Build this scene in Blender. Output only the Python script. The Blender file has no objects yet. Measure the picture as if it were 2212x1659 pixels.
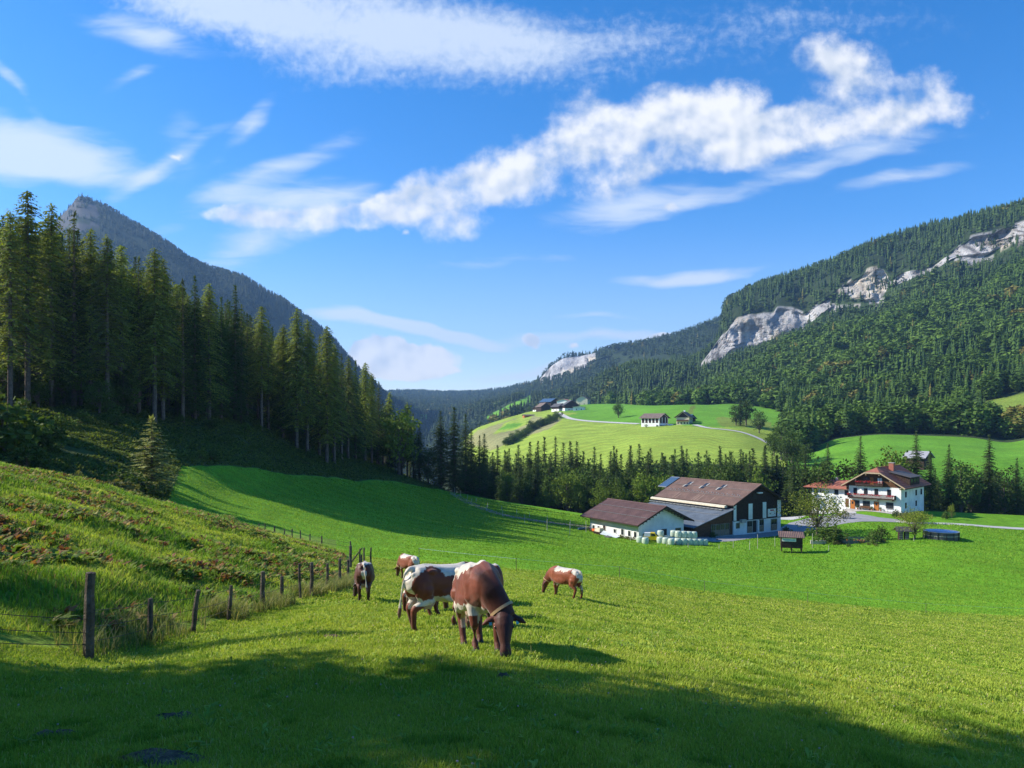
import bpy, bmesh, math, random
import numpy as np
from mathutils import Vector, Matrix, Euler, noise as mnoise

# ------------------------------------------------------------------ camera, exposure
SC = bpy.context.scene
COL = SC.collection
F_PX, CX, HY = 1597.0, 1106.0, 920.0        # focal length and horizon in 2212-px-wide picture units
cam_d = bpy.data.cameras.new('camera'); cam = bpy.data.objects.new('camera', cam_d); COL.objects.link(cam)
cam.location = (0, 0, 0); cam.rotation_euler = (math.radians(90), 0, 0)
cam_d.sensor_width = 36.0; cam_d.lens = 36.0 * F_PX / 2212.0
cam_d.shift_y = (HY - 829.5) / 2212.0
cam_d.clip_start = 0.1; cam_d.clip_end = 30000
SC.camera = cam
SC.view_settings.view_transform = 'Standard'; SC.view_settings.look = 'None'
SC.view_settings.exposure = 0.75; SC.view_settings.gamma = 1.0
SC.cycles.max_bounces = 5; SC.cycles.diffuse_bounces = 2; SC.cycles.glossy_bounces = 2
SC.cycles.transmission_bounces = 2; SC.cycles.volume_bounces = 0; SC.cycles.transparent_max_bounces = 6
SC.cycles.use_denoising = True
# ------------------------------------------------------------------ sun
SUN_BEAR, SUN_EL = math.radians(-83.0), math.radians(35.0)     # bearing measured from the view direction, + to the right
sd = Vector((math.sin(SUN_BEAR)*math.cos(SUN_EL), math.cos(SUN_BEAR)*math.cos(SUN_EL), math.sin(SUN_EL)))
sun_d = bpy.data.lights.new('sun', 'SUN'); sun = bpy.data.objects.new('sun', sun_d); COL.objects.link(sun)
sun_d.energy = 5.0; sun_d.angle = math.radians(0.53); sun_d.color = (1.0, 0.93, 0.80)
sun.rotation_euler = sd.to_track_quat('Z', 'Y').to_euler()
sun.location = (-60, 0, 60)

# ------------------------------------------------------------------ node helpers
class NT:
    def __init__(s, tree):
        s.t = tree; s.n = tree.nodes; s.l = tree.links
    def node(s, typ, **kw):
        nd = s.n.new(typ)
        for k, v in kw.items():
            setattr(nd, k, v)
        return nd
    def put(s, sock, v):
        if hasattr(v, 'is_output') or isinstance(v, bpy.types.NodeSocket): s.l.new(v, sock)
        else: sock.default_value = v
    def math(s, op, a, b=None, c=None, clamp=False):
        nd = s.node('ShaderNodeMath', operation=op); nd.use_clamp = clamp
        s.put(nd.inputs[0], a)
        if b is not None: s.put(nd.inputs[1], b)
        if c is not None: s.put(nd.inputs[2], c)
        return nd.outputs[0]
    def noise(s, vec, scale, detail=4, rough=0.55, dist=0.0):
        nd = s.node('ShaderNodeTexNoise')
        if vec is not None: s.l.new(vec, nd.inputs['Vector'])
        nd.inputs['Scale'].default_value = scale; nd.inputs['Detail'].default_value = detail
        nd.inputs['Roughness'].default_value = rough; nd.inputs['Distortion'].default_value = dist
        return nd.outputs['Fac']
    def rng(s, v, a, b, c=0.0, d=1.0, smooth=True):
        nd = s.node('ShaderNodeMapRange'); nd.interpolation_type = 'SMOOTHSTEP' if smooth else 'LINEAR'
        s.put(nd.inputs[0], v)
        for i, x in enumerate((a, b, c, d)): nd.inputs[i+1].default_value = x
        return nd.outputs[0]
    def mix(s, fac, a, b, typ='MIX'):
        nd = s.node('ShaderNodeMix', data_type='RGBA', blend_type=typ)
        s.put(nd.inputs[0], fac)
        for sock, v in ((nd.inputs[6], a), (nd.inputs[7], b)):
            if isinstance(v, tuple): v = tuple(v) + ((1.0,) if len(v) == 3 else ())
            s.put(sock, v)
        return nd.outputs[2]
    def mapping(s, vec, loc=(0,0,0), rot=(0,0,0), scale=(1,1,1), vt='POINT'):
        nd = s.node('ShaderNodeMapping', vector_type=vt)
        s.l.new(vec, nd.inputs['Vector'])
        nd.inputs['Location'].default_value = loc; nd.inputs['Rotation'].default_value = rot
        nd.inputs['Scale'].default_value = scale
        return nd.outputs[0]

# ------------------------------------------------------------------ world: Nishita sky with clouds by direction
W = bpy.data.worlds.new('World'); SC.world = W; W.use_nodes = True
w = NT(W.node_tree); w.n.clear()
sky = w.node('ShaderNodeTexSky', sky_type='NISHITA'); sky.sun_disc = False
sky.sun_elevation = SUN_EL; sky.sun_rotation = SUN_BEAR
sky.altitude = 900; sky.air_density = 1.0; sky.dust_density = 0.35; sky.ozone_density = 2.2
tc = w.node('ShaderNodeTexCoord')
sep = w.node('ShaderNodeSeparateXYZ'); w.l.new(tc.outputs['Generated'], sep.inputs[0])
yy = w.math('MAXIMUM', sep.outputs['Y'], 0.08)
uu = w.math('DIVIDE', sep.outputs['X'], yy); vv = w.math('DIVIDE', sep.outputs['Z'], yy)
cmb = w.node('ShaderNodeCombineXYZ'); w.l.new(uu, cmb.inputs[0]); w.l.new(vv, cmb.inputs[1])
P0 = cmb.outputs[0]
def warp(vec, scale, amt, detail=5):
    nd = w.node('ShaderNodeTexNoise'); w.l.new(vec, nd.inputs['Vector'])
    nd.inputs['Scale'].default_value = scale; nd.inputs['Detail'].default_value = detail; nd.inputs['Roughness'].default_value = 0.6
    a = w.node('ShaderNodeVectorMath', operation='SUBTRACT'); w.l.new(nd.outputs['Color'], a.inputs[0]); a.inputs[1].default_value = (.5, .5, .5)
    b = w.node('ShaderNodeVectorMath', operation='SCALE'); w.l.new(a.outputs[0], b.inputs[0]); b.inputs['Scale'].default_value = amt
    c = w.node('ShaderNodeVectorMath', operation='ADD'); w.l.new(vec, c.inputs[0]); w.l.new(b.outputs[0], c.inputs[1])
    return c.outputs[0]
def ell(vec, cx, cy, rx, ry, ang=0, k=1.0):
    m = w.mapping(vec, loc=((cx-CX)/F_PX, (HY-cy)/F_PX, 0), rot=(0, 0, math.radians(ang)), scale=(rx/F_PX, ry/F_PX, 1), vt='TEXTURE')
    # flatten z so that the radial distance is 2-D
    g = w.node('ShaderNodeTexGradient', gradient_type='SPHERICAL')
    w.l.new(m, g.inputs[0])
    o = g.outputs['Fac']
    return w.math('MULTIPLY', o, k) if k != 1.0 else o
def flat(vec):
    m = w.node('ShaderNodeVectorMath', operation='MULTIPLY'); w.l.new(vec, m.inputs[0]); m.inputs[1].default_value = (1, 1, 0)
    return m.outputs[0]
def union(lst):
    o = lst[0]
    for x in lst[1:]:
        o = w.math('ADD', o, x)
    return o
PW = flat(warp(P0, 9.0, 0.045))
PL = flat(warp(P0, 2.6, 0.10, 3))
# cumulus bank
cum = union([ell(PW, cx, cy, rx, ry, a, k) for cx, cy, rx, ry, a, k in (
    (700, 462, 200, 44, 8, 1.1), (560, 462, 150, 26, 0, .8), (850, 450, 130, 50, 10, 1.0), (960, 420, 160, 78, 12, 1), (1120, 370, 190, 88, 14, 1.05),
    (1270, 280, 120, 115, 0, 1.05), (1400, 270, 150, 100, 10, 1.05), (1560, 240, 150, 95, 0, 1.0), (1640, 300, 240, 70, 8, 1.0),
    (1830, 185, 130, 105, 25, .80), (1800, 115, 90, 60, 0, .75), (1960, 255, 190, 55, 8, .95), (2010, 190, 80, 60, 0, .62), (1740, 275, 150, 62, 5, 1.0), (1420, 370, 260, 50, 12, .75),
    (1000, 490, 90, 45, 10, .75), (770, 490, 70, 25, 0, .7))])
low = union([ell(PW, cx, cy, rx, ry, 0, k) for cx, cy, rx, ry, k in (
    (830, 762, 80, 46, 1.7), (900, 782, 110, 42, 1.6), (820, 790, 100, 34, 1.6), (780, 770, 50, 40, 1.3), (1150, 742, 28, 22, .9), (1440, 728, 48, 14, .9), (1242, 750, 24, 14, .6),
    (975, 804, 30, 10, .7), (388, 330, 24, 13, .42), (882, 498, 16, 10, .35), (1448, 446, 50, 22, .6))])
n1 = w.noise(P0, 11.0, 10, 0.66)
offs = w.node('ShaderNodeVectorMath', operation='ADD'); w.l.new(P0, offs.inputs[0]); offs.inputs[1].default_value = (-0.010, 0.012, 0)
n1b = w.noise(offs.outputs[0], 11.0, 3, 0.5)
n1a = w.noise(P0, 11.0, 3, 0.5)
n2 = w.noise(P0, 5.0, 3, 0.5)
cgate = w.rng(cum, 0.02, 0.16)
cumc = w.math('MINIMUM', cum, 0.74)
dens = w.math('ADD', w.math('MULTIPLY_ADD', w.math('SUBTRACT', n1, 0.5), 2.3, cumc), w.math('MULTIPLY', w.math('SUBTRACT', n2, 0.5), 0.8))
cmask = w.math('MULTIPLY', w.rng(dens, 0.06, 0.95), cgate)
densl = w.math('MULTIPLY_ADD', w.math('SUBTRACT', n1, 0.5), 1.6, low)
lmask = w.math('MULTIPLY', w.rng(densl, 0.10, 0.45), w.rng(low, 0.02, 0.12))
cmask = w.math('MAXIMUM', cmask, w.math('MULTIPLY', lmask, 0.95))
# thin high cloud
sheet = union([ell(PL, cx, cy, rx, ry, a, k) for cx, cy, rx, ry, a, k in (
    (760, 60, 560, 170, -8, 1.15), (420, 10, 330, 110, -12, .85), (1150, 90, 420, 110, -4, .75), (1700, 60, 500, 120, 0, .32))])
wis = union([ell(PL, cx, cy, rx, ry, a, k) for cx, cy, rx, ry, a, k in (
    (90, 310, 320, 75, -14, .95), (0, 345, 280, 60, -8, .95), (330, 380, 260, 30, 30, .4), (1600, 420, 300, 26, 14, .35), (1900, 330, 260, 30, 12, .4), (300, 90, 240, 50, -20, .5), (1480, 583, 220, 26, 6, .95), (790, 690, 230, 24, -8, .9), (960, 718, 200, 22, -12, .7),
    (1250, 683, 240, 18, 0, .5), (1350, 450, 210, 55, 8, .65), (640, 440, 220, 50, 5, .6), (530, 290, 130, 34, 55, .42), (280, 175, 90, 20, 20, .35),
    (1300, 730, 500, 30, 0, .7), (1950, 390, 180, 26, 12, .5), (560, 530, 300, 70, 20, .5), (560, 400, 330, 40, 22, .5), (400, 330, 60, 100, 20, .25), (1750, 330, 300, 60, 10, .35), (1050, 560, 300, 30, 0, .4), (1150, 800, 300, 30, 0, .7), (40, 190, 110, 22, -50, .4))])
strk = w.mapping(P0, rot=(0, 0, math.radians(14)), scale=(5, 22, 1))
n3 = w.noise(warp(strk, 1.2, 0.7, 2), 1.0, 6, 0.6)
rip = w.noise(warp(P0, 12, 0.03, 2), 70.0, 3, 0.6)
sden = w.math('ADD', w.math('MULTIPLY_ADD', w.math('SUBTRACT', n3, 0.5), 0.9, sheet), w.math('MULTIPLY', w.math('SUBTRACT', rip, 0.5), 0.9))
smask = w.math('MULTIPLY', w.math('MULTIPLY', w.rng(sden, 0.05, 1.15), 0.78), w.rng(sheet, 0.0, 0.25))
wden = w.math('MULTIPLY_ADD', w.math('SUBTRACT', n3, 0.5), 1.5, w.math('MULTIPLY', wis, 1.25))
wmask = w.math('MULTIPLY', w.math('MULTIPLY', w.rng(wden, 0.05, 0.95), 0.85), w.rng(wis, 0.0, 0.2))
haze0 = w.math('MULTIPLY', w.rng(vv, 0.30, 0.02), 0.34)       # milky air towards the horizon
thin = w.math('MAXIMUM', w.math('MAXIMUM', smask, wmask), haze0)
# relief of the cumulus: bright where the density falls off towards the sun
rel = w.math('MULTIPLY_ADD', w.math('SUBTRACT', n1a, n1b), 5.5, 0.66)
rel = w.math('ADD', rel, w.math('MULTIPLY', w.math('SUBTRACT', n2, 0.5), 0.8), clamp=True)
ccol = w.mix(rel, (0.36, 0.42, 0.51), (0.63, 0.635, 0.645))
bg1 = w.node('ShaderNodeBackground'); bg1.inputs[1].default_value = 0.085
hs = w.node('ShaderNodeHueSaturation'); hs.inputs['Saturation'].default_value = 1.42; hs.inputs['Value'].default_value = 1.52
w.l.new(sky.outputs[0], hs.inputs['Color']); w.l.new(w.mix(1.0, hs.outputs[0], (1.0, .93, 1.03), 'MULTIPLY'), bg1.inputs[0])
bg2 = w.node('ShaderNodeBackground'); bg2.inputs[0].default_value = (0.50, 0.56, 0.64, 1); bg2.inputs[1].default_value = 1.0
bg3 = w.node('ShaderNodeBackground'); w.l.new(ccol, bg3.inputs[0]); bg3.inputs[1].default_value = 1.0
front = w.rng(sep.outputs['Y'], 0.05, 0.2)
m1 = w.node('ShaderNodeMixShader'); w.l.new(w.math('MULTIPLY', thin, front), m1.inputs[0]); w.l.new(bg1.outputs[0], m1.inputs[1]); w.l.new(bg2.outputs[0], m1.inputs[2])
m2 = w.node('ShaderNodeMixShader'); w.l.new(w.math('MULTIPLY', cmask, front), m2.inputs[0]); w.l.new(m1.outputs[0], m2.inputs[1]); w.l.new(bg3.outputs[0], m2.inputs[2])
wo = w.node('ShaderNodeOutputWorld'); w.l.new(m2.outputs[0], wo.inputs[0])
W.cycles.sampling_method = 'MANUAL'; W.cycles.sample_map_resolution = 512

# ------------------------------------------------------------------ object helpers
def tag(o, label=None, cat=None, group=None, kind=None):
    if label: o['label'] = label
    if cat: o['category'] = cat
    if group: o['group'] = group
    if kind: o['kind'] = kind
    return o
def empty(name, loc, rz=0.0):
    o = bpy.data.objects.new(name, None); COL.objects.link(o); o.location = loc; o.rotation_euler = (0, 0, rz)
    o.empty_display_size = 0.3
    return o
def mesh_obj(name, verts, faces, mat=None, parent=None, smooth=False, mats=None, midx=None, loc=None):
    me = bpy.data.meshes.new(name)
    if isinstance(verts, np.ndarray):
        fill_mesh(me, verts, faces)
    else:
        me.from_pydata(verts, [], faces)
    if mats:
        for m in mats: me.materials.append(m)
        if midx is not None: me.polygons.foreach_set('material_index', np.asarray(midx, dtype=np.int32))
    elif mat: me.materials.append(mat)
    if smooth: me.polygons.foreach_set('use_smooth', np.ones(len(me.polygons), dtype=bool))
    me.update()
    o = bpy.data.objects.new(name, me); COL.objects.link(o)
    if parent: o.parent = parent
    if loc: o.location = loc
    return o
def fill_mesh(me, V, Fc):
    """V (n,3) float, Fc (m,k) int, k = 3 or 4"""
    V = np.ascontiguousarray(V, dtype=np.float32); Fc = np.ascontiguousarray(Fc, dtype=np.int32)
    k = Fc.shape[1]
    me.vertices.add(len(V)); me.vertices.foreach_set('co', V.ravel())
    me.loops.add(Fc.size); me.loops.foreach_set('vertex_index', Fc.ravel())
    me.polygons.add(len(Fc)); me.polygons.foreach_set('loop_start', np.arange(0, Fc.size, k, dtype=np.int32))
    me.polygons.foreach_set('loop_total', np.full(len(Fc), k, dtype=np.int32))
    me.update(calc_edges=True)
def set_col(me, C, name='Col'):
    a = me.color_attributes.new(name, 'FLOAT_COLOR', 'POINT')
    C = np.asarray(C, dtype=np.float32)
    if C.shape[1] == 3: C = np.hstack([C, np.ones((len(C), 1), dtype=np.float32)])
    a.data.foreach_set('color', C.ravel())
def copy_tree(o, parent=None):
    c = o.copy(); COL.objects.link(c)
    if parent: c.parent = parent
    for ch in list(o.children): copy_tree(ch, c)
    return c
def material(name, rough=0.8, spec=0.3):
    m = bpy.data.materials.new(name); m.use_nodes = True
    t = NT(m.node_tree); b = t.n['Principled BSDF']
    b.inputs['Roughness'].default_value = rough; b.inputs['Specular IOR Level'].default_value = spec
    return m, t, b
def simple_mat(name, col, rough=0.8, spec=0.3, var=0.12, scale=3.0, bump=0.0, bscale=None, metallic=0.0):
    m, t, b = material(name, rough, spec)
    b.inputs['Metallic'].default_value = metallic
    tcn = t.node('ShaderNodeTexCoord'); n = t.noise(tcn.outputs['Object'], scale, 5, 0.6)
    f = t.rng(n, 0.3, 0.7, 1 - var, 1 + var)
    c = t.mix(1.0, tuple(col), (1, 1, 1), 'MULTIPLY'); nd = c.node
    t.l.new(f, nd.inputs[7])
    t.l.new(c, b.inputs['Base Color'])
    if bump:
        bp = t.node('ShaderNodeBump'); bp.inputs['Strength'].default_value = bump; bp.inputs['Distance'].default_value = 0.05
        t.l.new(t.noise(tcn.outputs['Object'], bscale or scale*4, 4, 0.6), bp.inputs['Height']); t.l.new(bp.outputs[0], b.inputs['Normal'])
    return m
random.seed(7); RNG = np.random.default_rng(11)
def vnoise(x, y, seed=0):
    xi = np.floor(x).astype(np.int64); yi = np.floor(y).astype(np.int64); fx = x-xi; fy = y-yi
    fx = fx*fx*(3-2*fx); fy = fy*fy*(3-2*fy)
    def h(a, b):
        n = (a*374761393 + b*668265263 + seed*974634777) & 0xffffffff
        n = ((n ^ (n >> 13))*1274126177) & 0xffffffff
        n = n ^ (n >> 16)
        return (n & 0xffff)/65535.0
    return (h(xi, yi)*(1-fx)+h(xi+1, yi)*fx)*(1-fy)+(h(xi, yi+1)*(1-fx)+h(xi+1, yi+1)*fx)*fy
def fbm(x, y, seed=0, oct=4, gain=0.5):
    s = 0; a = 1.0; t = 0
    for i in range(oct):
        s = s + a*vnoise(x*2**i, y*2**i, seed+i); t += a; a *= gain
    return s/t*2-1

# ------------------------------------------------------------------ terrain: a surface lofted through feature curves
def pz(Y, py): return (HY-py)/F_PX*Y
# every ring: (px, depth, py) with the height read from the picture row, or (px, depth, None, z)
N_ = None
RINGS = [
 ('back', [(-600,-60,N_,5),(1106,-60,N_,1),(2800,-60,N_,-5)]),
 ('feet', [(-600,0,N_,-1.6),(1106,0,N_,-1.65),(2800,0,N_,-2.5)]),
 ('near', [(-600,5,N_,-1.95),(0,5.2,N_,-2.2),(1106,5.4,N_,-2.27),(2212,5.5,N_,-2.75),(2800,5.5,N_,-3.2)]),
 ('cow', [(-600,7.5,N_,-2.1),(0,9,N_,-2.75),(190,10,N_,-2.98),(600,11,N_,-3.0),(1106,11.4,N_,-2.95),(1600,11.4,N_,-3.35),(2212,11.4,N_,-4.0),(2800,11.4,N_,-4.9)]),
 ('fence', [(-600,10,N_,-1.9),(0,12.2,N_,-3.1),(190,13.4,N_,-3.5),(323,16.7,N_,-4.1),(418,18.2,N_,-4.22),(495,20.5,N_,-4.35),(567,23,N_,-4.62),(609,25,N_,-4.78),(673,27.5,N_,-4.95),(706,31,N_,-5.3),(751,36,N_,-5.8),(882,40,N_,-6.5),(1106,38,N_,-6.45),(1220,36.5,N_,-6.45),(1400,38,N_,-7.4),(1523,38,N_,-8.0),(2000,40,N_,-9.8),(2212,40,N_,-10.3),(2800,40,N_,-12)]),
 ('crest', [(-600,40,N_,2.6),(0,45,1006),(200,48,1048),(350,52,1088),(500,56,1130),(650,56,1172),(740,52,1198),(850,52,1212),(1115,50,1232),(1330,56,1248),(1523,60,1280),(2000,68,1325),(2212,72,1335),(2800,76,1370)]),
 ('dip', [(-600,52,N_,1.6),(0,56,N_,-1.6),(200,58,N_,-3.6),(350,60,N_,-4.6),(500,64,N_,-5.8),(650,64,N_,-7.0),(740,66,N_,-7.9),(850,80,N_,-8.9),(1106,90,N_,-10.2),(1330,95,N_,-12.2),(1523,95,N_,-13.6),(2000,100,N_,-16.0),(2212,100,N_,-16.8),(2800,100,N_,-19)]),
 ('mid', [(-600,75,N_,6),(0,70,966),(150,74,1000),(330,75,1058),(420,80,1062),(500,95,1062),(700,110,1090),(850,120,1110),(1000,130,1128),(1106,135,1140),(1275,138,1164),(1400,132,1175),(1523,138,1172),(1712,138,1185),(2033,138,1161),(2212,138,1180),(2800,140,N_,-18)]),
 ('upper', [(-600,95,N_,14),(0,88,N_,4.0),(240,95,N_,3.4),(380,95,1001),(550,115,1010),(700,145,1030),(850,175,1038),(930,200,1050),(980,205,1064),(1060,200,1079),(1150,190,1093),(1270,182,1112),(1400,180,N_,-14.4),(1500,185,N_,-14.2),(1700,175,N_,-13.2),(1830,174,1108),(1870,174,1106),(2000,180,1105),(2212,190,1115),(2800,190,N_,-15)]),
 ('wood', [(-600,120,N_,24),(0,108,857),(240,115,887),(520,150,900),(620,165,942),(700,175,972),(790,205,988),(860,225,1022),(930,235,1048),(1000,235,N_,-13),(1100,230,N_,-19),(1300,230,N_,-24),(1600,225,N_,-25),(1800,220,N_,-22),(2000,225,N_,-20),(2212,235,N_,-24),(2800,240,N_,-26)]),
 ('gorge', [(-600,180,N_,60),(0,170,N_,36),(240,190,N_,34),(520,230,N_,28),(700,250,N_,16),(800,280,N_,4),(900,300,N_,-14),(1000,300,N_,-26),(1200,300,N_,-18),(1400,320,1002),(1600,310,1006),(1750,300,1012),(1900,290,1002),(2212,300,986),(2800,300,N_,6)]),
 ('field', [(-600,400,N_,80),(0,400,N_,80),(500,400,N_,40),(700,400,N_,14),(800,400,N_,-14),(900,450,N_,-34),(1000,520,N_,-24),(1050,560,972),(1120,560,958),(1200,520,942),(1400,520,921),(1500,520,912),(1600,480,925),(1690,420,966),(1750,400,972),(1800,400,948),(1900,400,938),(2100,390,945),(2180,380,960),(2212,380,950),(2800,400,N_,30)]),
 ('brow', [(-600,700,N_,60),(0,700,N_,60),(700,700,N_,0),(850,800,N_,-44),(950,850,N_,-30),(1010,850,930),(1060,880,914),(1150,1030,888),(1200,1030,880),(1270,1000,874),(1330,860,873),(1400,720,877),(1500,680,874),(1580,640,876),(1650,600,892),(1700,560,905),(1800,520,925),(1900,500,925),(2050,480,912),(2100,470,882),(2212,470,850),(2800,480,N_,80)]),
 ('behind', [(-600,1200,N_,150),(0,1200,N_,150),(500,1200,N_,60),(700,1200,N_,-20),(820,1300,N_,-60),(1000,1300,N_,-30),(1060,1300,N_,30),(1110,1290,888),(1200,1220,N_,60),(1300,1060,884),(1400,850,887),(1500,800,882),(1600,750,860),(1700,700,862),(1800,640,870),(1900,600,870),(2100,580,830),(2212,570,815),(2800,600,N_,90)]),
 ('middle', [(-600,1600,N_,330),(0,1600,N_,330),(170,1600,N_,400),(400,1500,N_,300),(600,1500,N_,180),(700,1500,N_,110),(800,1500,N_,20),(850,1700,N_,20),(1000,1800,905),(1050,1750,890),(1130,1700,860),(1200,1600,866),(1250,1500,855),(1290,1450,822),(1320,1400,804),(1370,1350,792),(1440,1300,797),(1500,1250,806),(1560,1150,800),(1700,1000,752),(1800,900,742),(1900,850,722),(2100,780,700),(2212,750,690),(2800,760,N_,160)]),
 ('foot', [(-600,2200,560),(0,2200,560),(110,2200,510),(130,2200,480),(157,2200,450),(166,2200,437),(174,2200,436),(211,2200,449),(260,2200,478),(319,2200,513),(368,2200,542),(402,2200,567),(453,2200,588),(502,2200,601),(530,2200,607),(549,2200,620),(581,2200,640),(610,2200,655),(635,2200,674),(669,2200,695),(704,2200,723),(728,2200,746),(750,2200,774),(790,2250,815),(840,2400,864),(900,2500,884),(1000,2600,880),(1080,2500,868),(1150,2300,858),(1230,2000,852),(1290,1900,842),(1400,1700,835),(1450,1500,820),(1500,1350,806),(1526,1290,800),(1555,1280,785),(1580,1275,758),(1613,1270,752),(1663,1260,744),(1700,1250,718),(1729,1240,711),(1812,1210,655),(1896,1180,652),(1950,1150,617),(2004,1130,592),(2070,1110,559),(2135,1090,554),(2212,1070,515),(2800,1000,430)]),
 ('edge', [(-600,2700,650),(0,2700,650),(400,2700,680),(700,2700,800),(840,3000,866),(900,3100,872),(1000,3100,868),(1080,3000,858),(1150,2500,845),(1176,2500,823),(1220,2500,810),(1249,2500,795),(1275,2500,786),(1350,2300,780),(1440,2000,778),(1480,1500,792),(1505,1375,782),(1518,1315,780),(1529,1305,762),(1544,1300,738),(1556,1295,722),(1569,1295,712),(1591,1290,688),(1620,1285,680),(1671,1276,682),(1678,1275,666),(1710,1268,662),(1737,1255,676),(1808,1228,622),(1877,1202,583),(1906,1195,583),(1925,1180,606),(2004,1145,582),(2070,1126,539),(2099,1118,521),(2171,1100,506),(2212,1086,492),(2800,1020,400)]),
 ('sky', [(-600,3200,700),(0,3200,700),(400,3200,740),(700,3200,830),(840,3600,860),(1000,3600,860),(1100,3400,852),(1166,2540,826),(1200,2540,802),(1250,2540,785),(1300,2400,772),(1440,2200,760),(1500,1800,790),(1556,1700,785),(1560,1500,712),(1566,1340,689),(1591,1360,656),(1642,1390,623),(1729,1400,594),(1808,1400,565),(1870,1380,544),(1946,1360,515),(2004,1340,500),(2117,1310,475),(2212,1280,453),(2800,1250,330)]),
 ('far', [(-600,4300,900),(700,4300,870),(790,4300,853),(881,4300,849),(955,4300,852),(1029,4200,850),(1078,4000,846),(1127,3300,837),(1158,2700,829),(1166,2600,819),(1190,2600,792),(1215,2600,775),(1240,2600,770),(1274,2600,766),(1301,2600,760),(1350,2600,750),(1400,2600,743),(1460,2600,729),(1510,2600,713),(1556,2600,695),(1600,2600,705),(1800,2600,680),(2212,2600,560),(2800,2600,450)]),
 ('end', [(-600,6500,960),(1106,6500,930),(2800,6500,900)]),
]
SUBS = [6,8,26,60,60,18,34,34,26,18,34,44,14,40,34,40,24,20,8]
PXF = np.arange(-600, 2801, 4.0)
sL = -np.geomspace(1.0685+0.03, 3.4, 24)[::-1]; sR = np.geomspace(1.0607+0.03, 3.4, 24)
S_in = (PXF-CX)/F_PX
def gsm(a, sig):
    if sig <= 0: return a
    k = np.arange(-int(3*sig), int(3*sig)+1); g = np.exp(-k*k/(2*sig*sig)); g /= g.sum()
    return np.convolve(np.pad(a, len(k)//2, mode='edge'), g, mode='valid')
SIG = dict(back=30, feet=30, near=24, cow=14, fence=9, crest=8, dip=10, mid=9, upper=7, wood=7, gorge=7, field=5, brow=4, behind=5, middle=3, foot=0.6, edge=0.6, sky=0.6, far=0.8, end=0)
TY, TZ = [], []
for nm, pts in RINGS:
    px = [p[0] for p in pts]; Y = [p[1] for p in pts]; Z = [p[3]-(80.0/F_PX*p[1] if p[1] > 0 else 0) if p[2] is None else pz(p[1], p[2]) for p in pts]
    y = np.interp(PXF, px, Y); z = np.interp(PXF, px, Z)
    TY.append(gsm(y, SIG[nm])); TZ.append(gsm(z, SIG[nm]))
TY = np.array(TY); TZ = np.array(TZ)           # ring x column
def pchip_slopes(x, y):
    h = np.diff(x, axis=0); d = np.diff(y, axis=0)/h
    m = np.zeros_like(y)
    a, b = d[:-1], d[1:]; w1 = 2*h[1:]+h[:-1]; w2 = h[1:]+2*h[:-1]
    with np.errstate(divide='ignore', invalid='ignore'):
        mm = (w1+w2)/(w1/a+w2/b)
    m[1:-1] = np.where(a*b > 0, mm, 0.0); m[0] = d[0]; m[-1] = d[-1]
    return m
MS = pchip_slopes(TY, TZ)
rowsY, rowsZ, rowT = [], [], []
for k, n in enumerate(SUBS):
    y0, y1 = TY[k], TY[k+1]; z0, z1 = TZ[k], TZ[k+1]; h = y1-y0
    for j in range(n + (1 if k == len(SUBS)-1 else 0)):
        u = j/n
        if k >= 2:
            Yv = y0*(y1/y0)**u
        else: Yv = y0+h*u
        q = (Yv-y0)/h
        Zv = (2*q**3-3*q**2+1)*z0+(q**3-2*q**2+q)*h*MS[k]+(-2*q**3+3*q**2)*z1+(q**3-q**2)*h*MS[k+1]
        if k >= 14: Zv = z0+(z1-z0)*q if k in (15,) else Zv
        rowsY.append(Yv); rowsZ.append(Zv); rowT.append(k+u)
GY = np.array(rowsY); GZ = np.array(rowsZ); GT = np.array(rowT)          # row x column
NR = len(GT)
SALL = np.concatenate([sL, S_in, sR])
GY = np.hstack([np.repeat(GY[:, :1], len(sL), 1), GY, np.repeat(GY[:, -1:], len(sR), 1)])
GZ = np.hstack([np.repeat(GZ[:, :1], len(sL), 1), GZ, np.repeat(GZ[:, -1:], len(sR), 1)])
# out of the picture on the left the bank climbs
PXA = SALL*F_PX+CX
def wfun(Y): return np.where(Y >= 4, Y, 4+(4-Y)*0.8)
GX = SALL[None, :]*wfun(GY)
T2 = np.repeat(GT[:, None], len(SALL), 1); PX2 = np.repeat(PXA[None, :], NR, 0)
def sstep(a, b, x):
    t = np.clip((x-a)/(b-a), 0, 1); return t*t*(3-2*t)
RI = {nm: i for i, (nm, _) in enumerate(RINGS)}
# relief noise
near_w = sstep(2.0, 2.6, T2)*(1-sstep(5.0, 6.5, T2))
GZ += 0.045*fbm(GX/1.6, GY/1.6, 3)*(1-sstep(5.0, 7.0, T2)) + 0.10*fbm(GX/6, GY/6, 5)*near_w
GZ += 0.18*fbm(GX/16, GY/16, 15)*sstep(5, 6, T2)*(1-sstep(8, 9, T2))
# bracken bank left of the fence
bank = sstep(4.02, 4.25, T2)*(1-sstep(5.8, 6.4, T2))*(1-sstep(600, 760, PX2))
GZ += bank*(0.55*fbm(GX/3.6, GY/3.6, 7, 4, 0.6)+0.34*np.abs(fbm(GX/1.5, GY/1.9, 8, 3))) * (1-0.7*np.exp(-((T2-5)/0.08)**2))
rough = sstep(5.5, 6.6, T2)*(1-sstep(9.3, 10, T2))*(1-sstep(250, 420, PX2-np.where(T2 > 7.8, 700, 0)))
GZ += rough*0.7*fbm(GX/6, GY/6, 9, 4, 0.6)
far_w = sstep(12.3, 13.2, T2)
GZ += far_w*14*fbm(GX/160, GY/160, 21, 5, 0.55)*(1-np.exp(-((T2-18)/0.25)**2))*np.where(np.abs(T2-15) < 0.9, 0.35, 1)
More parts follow.
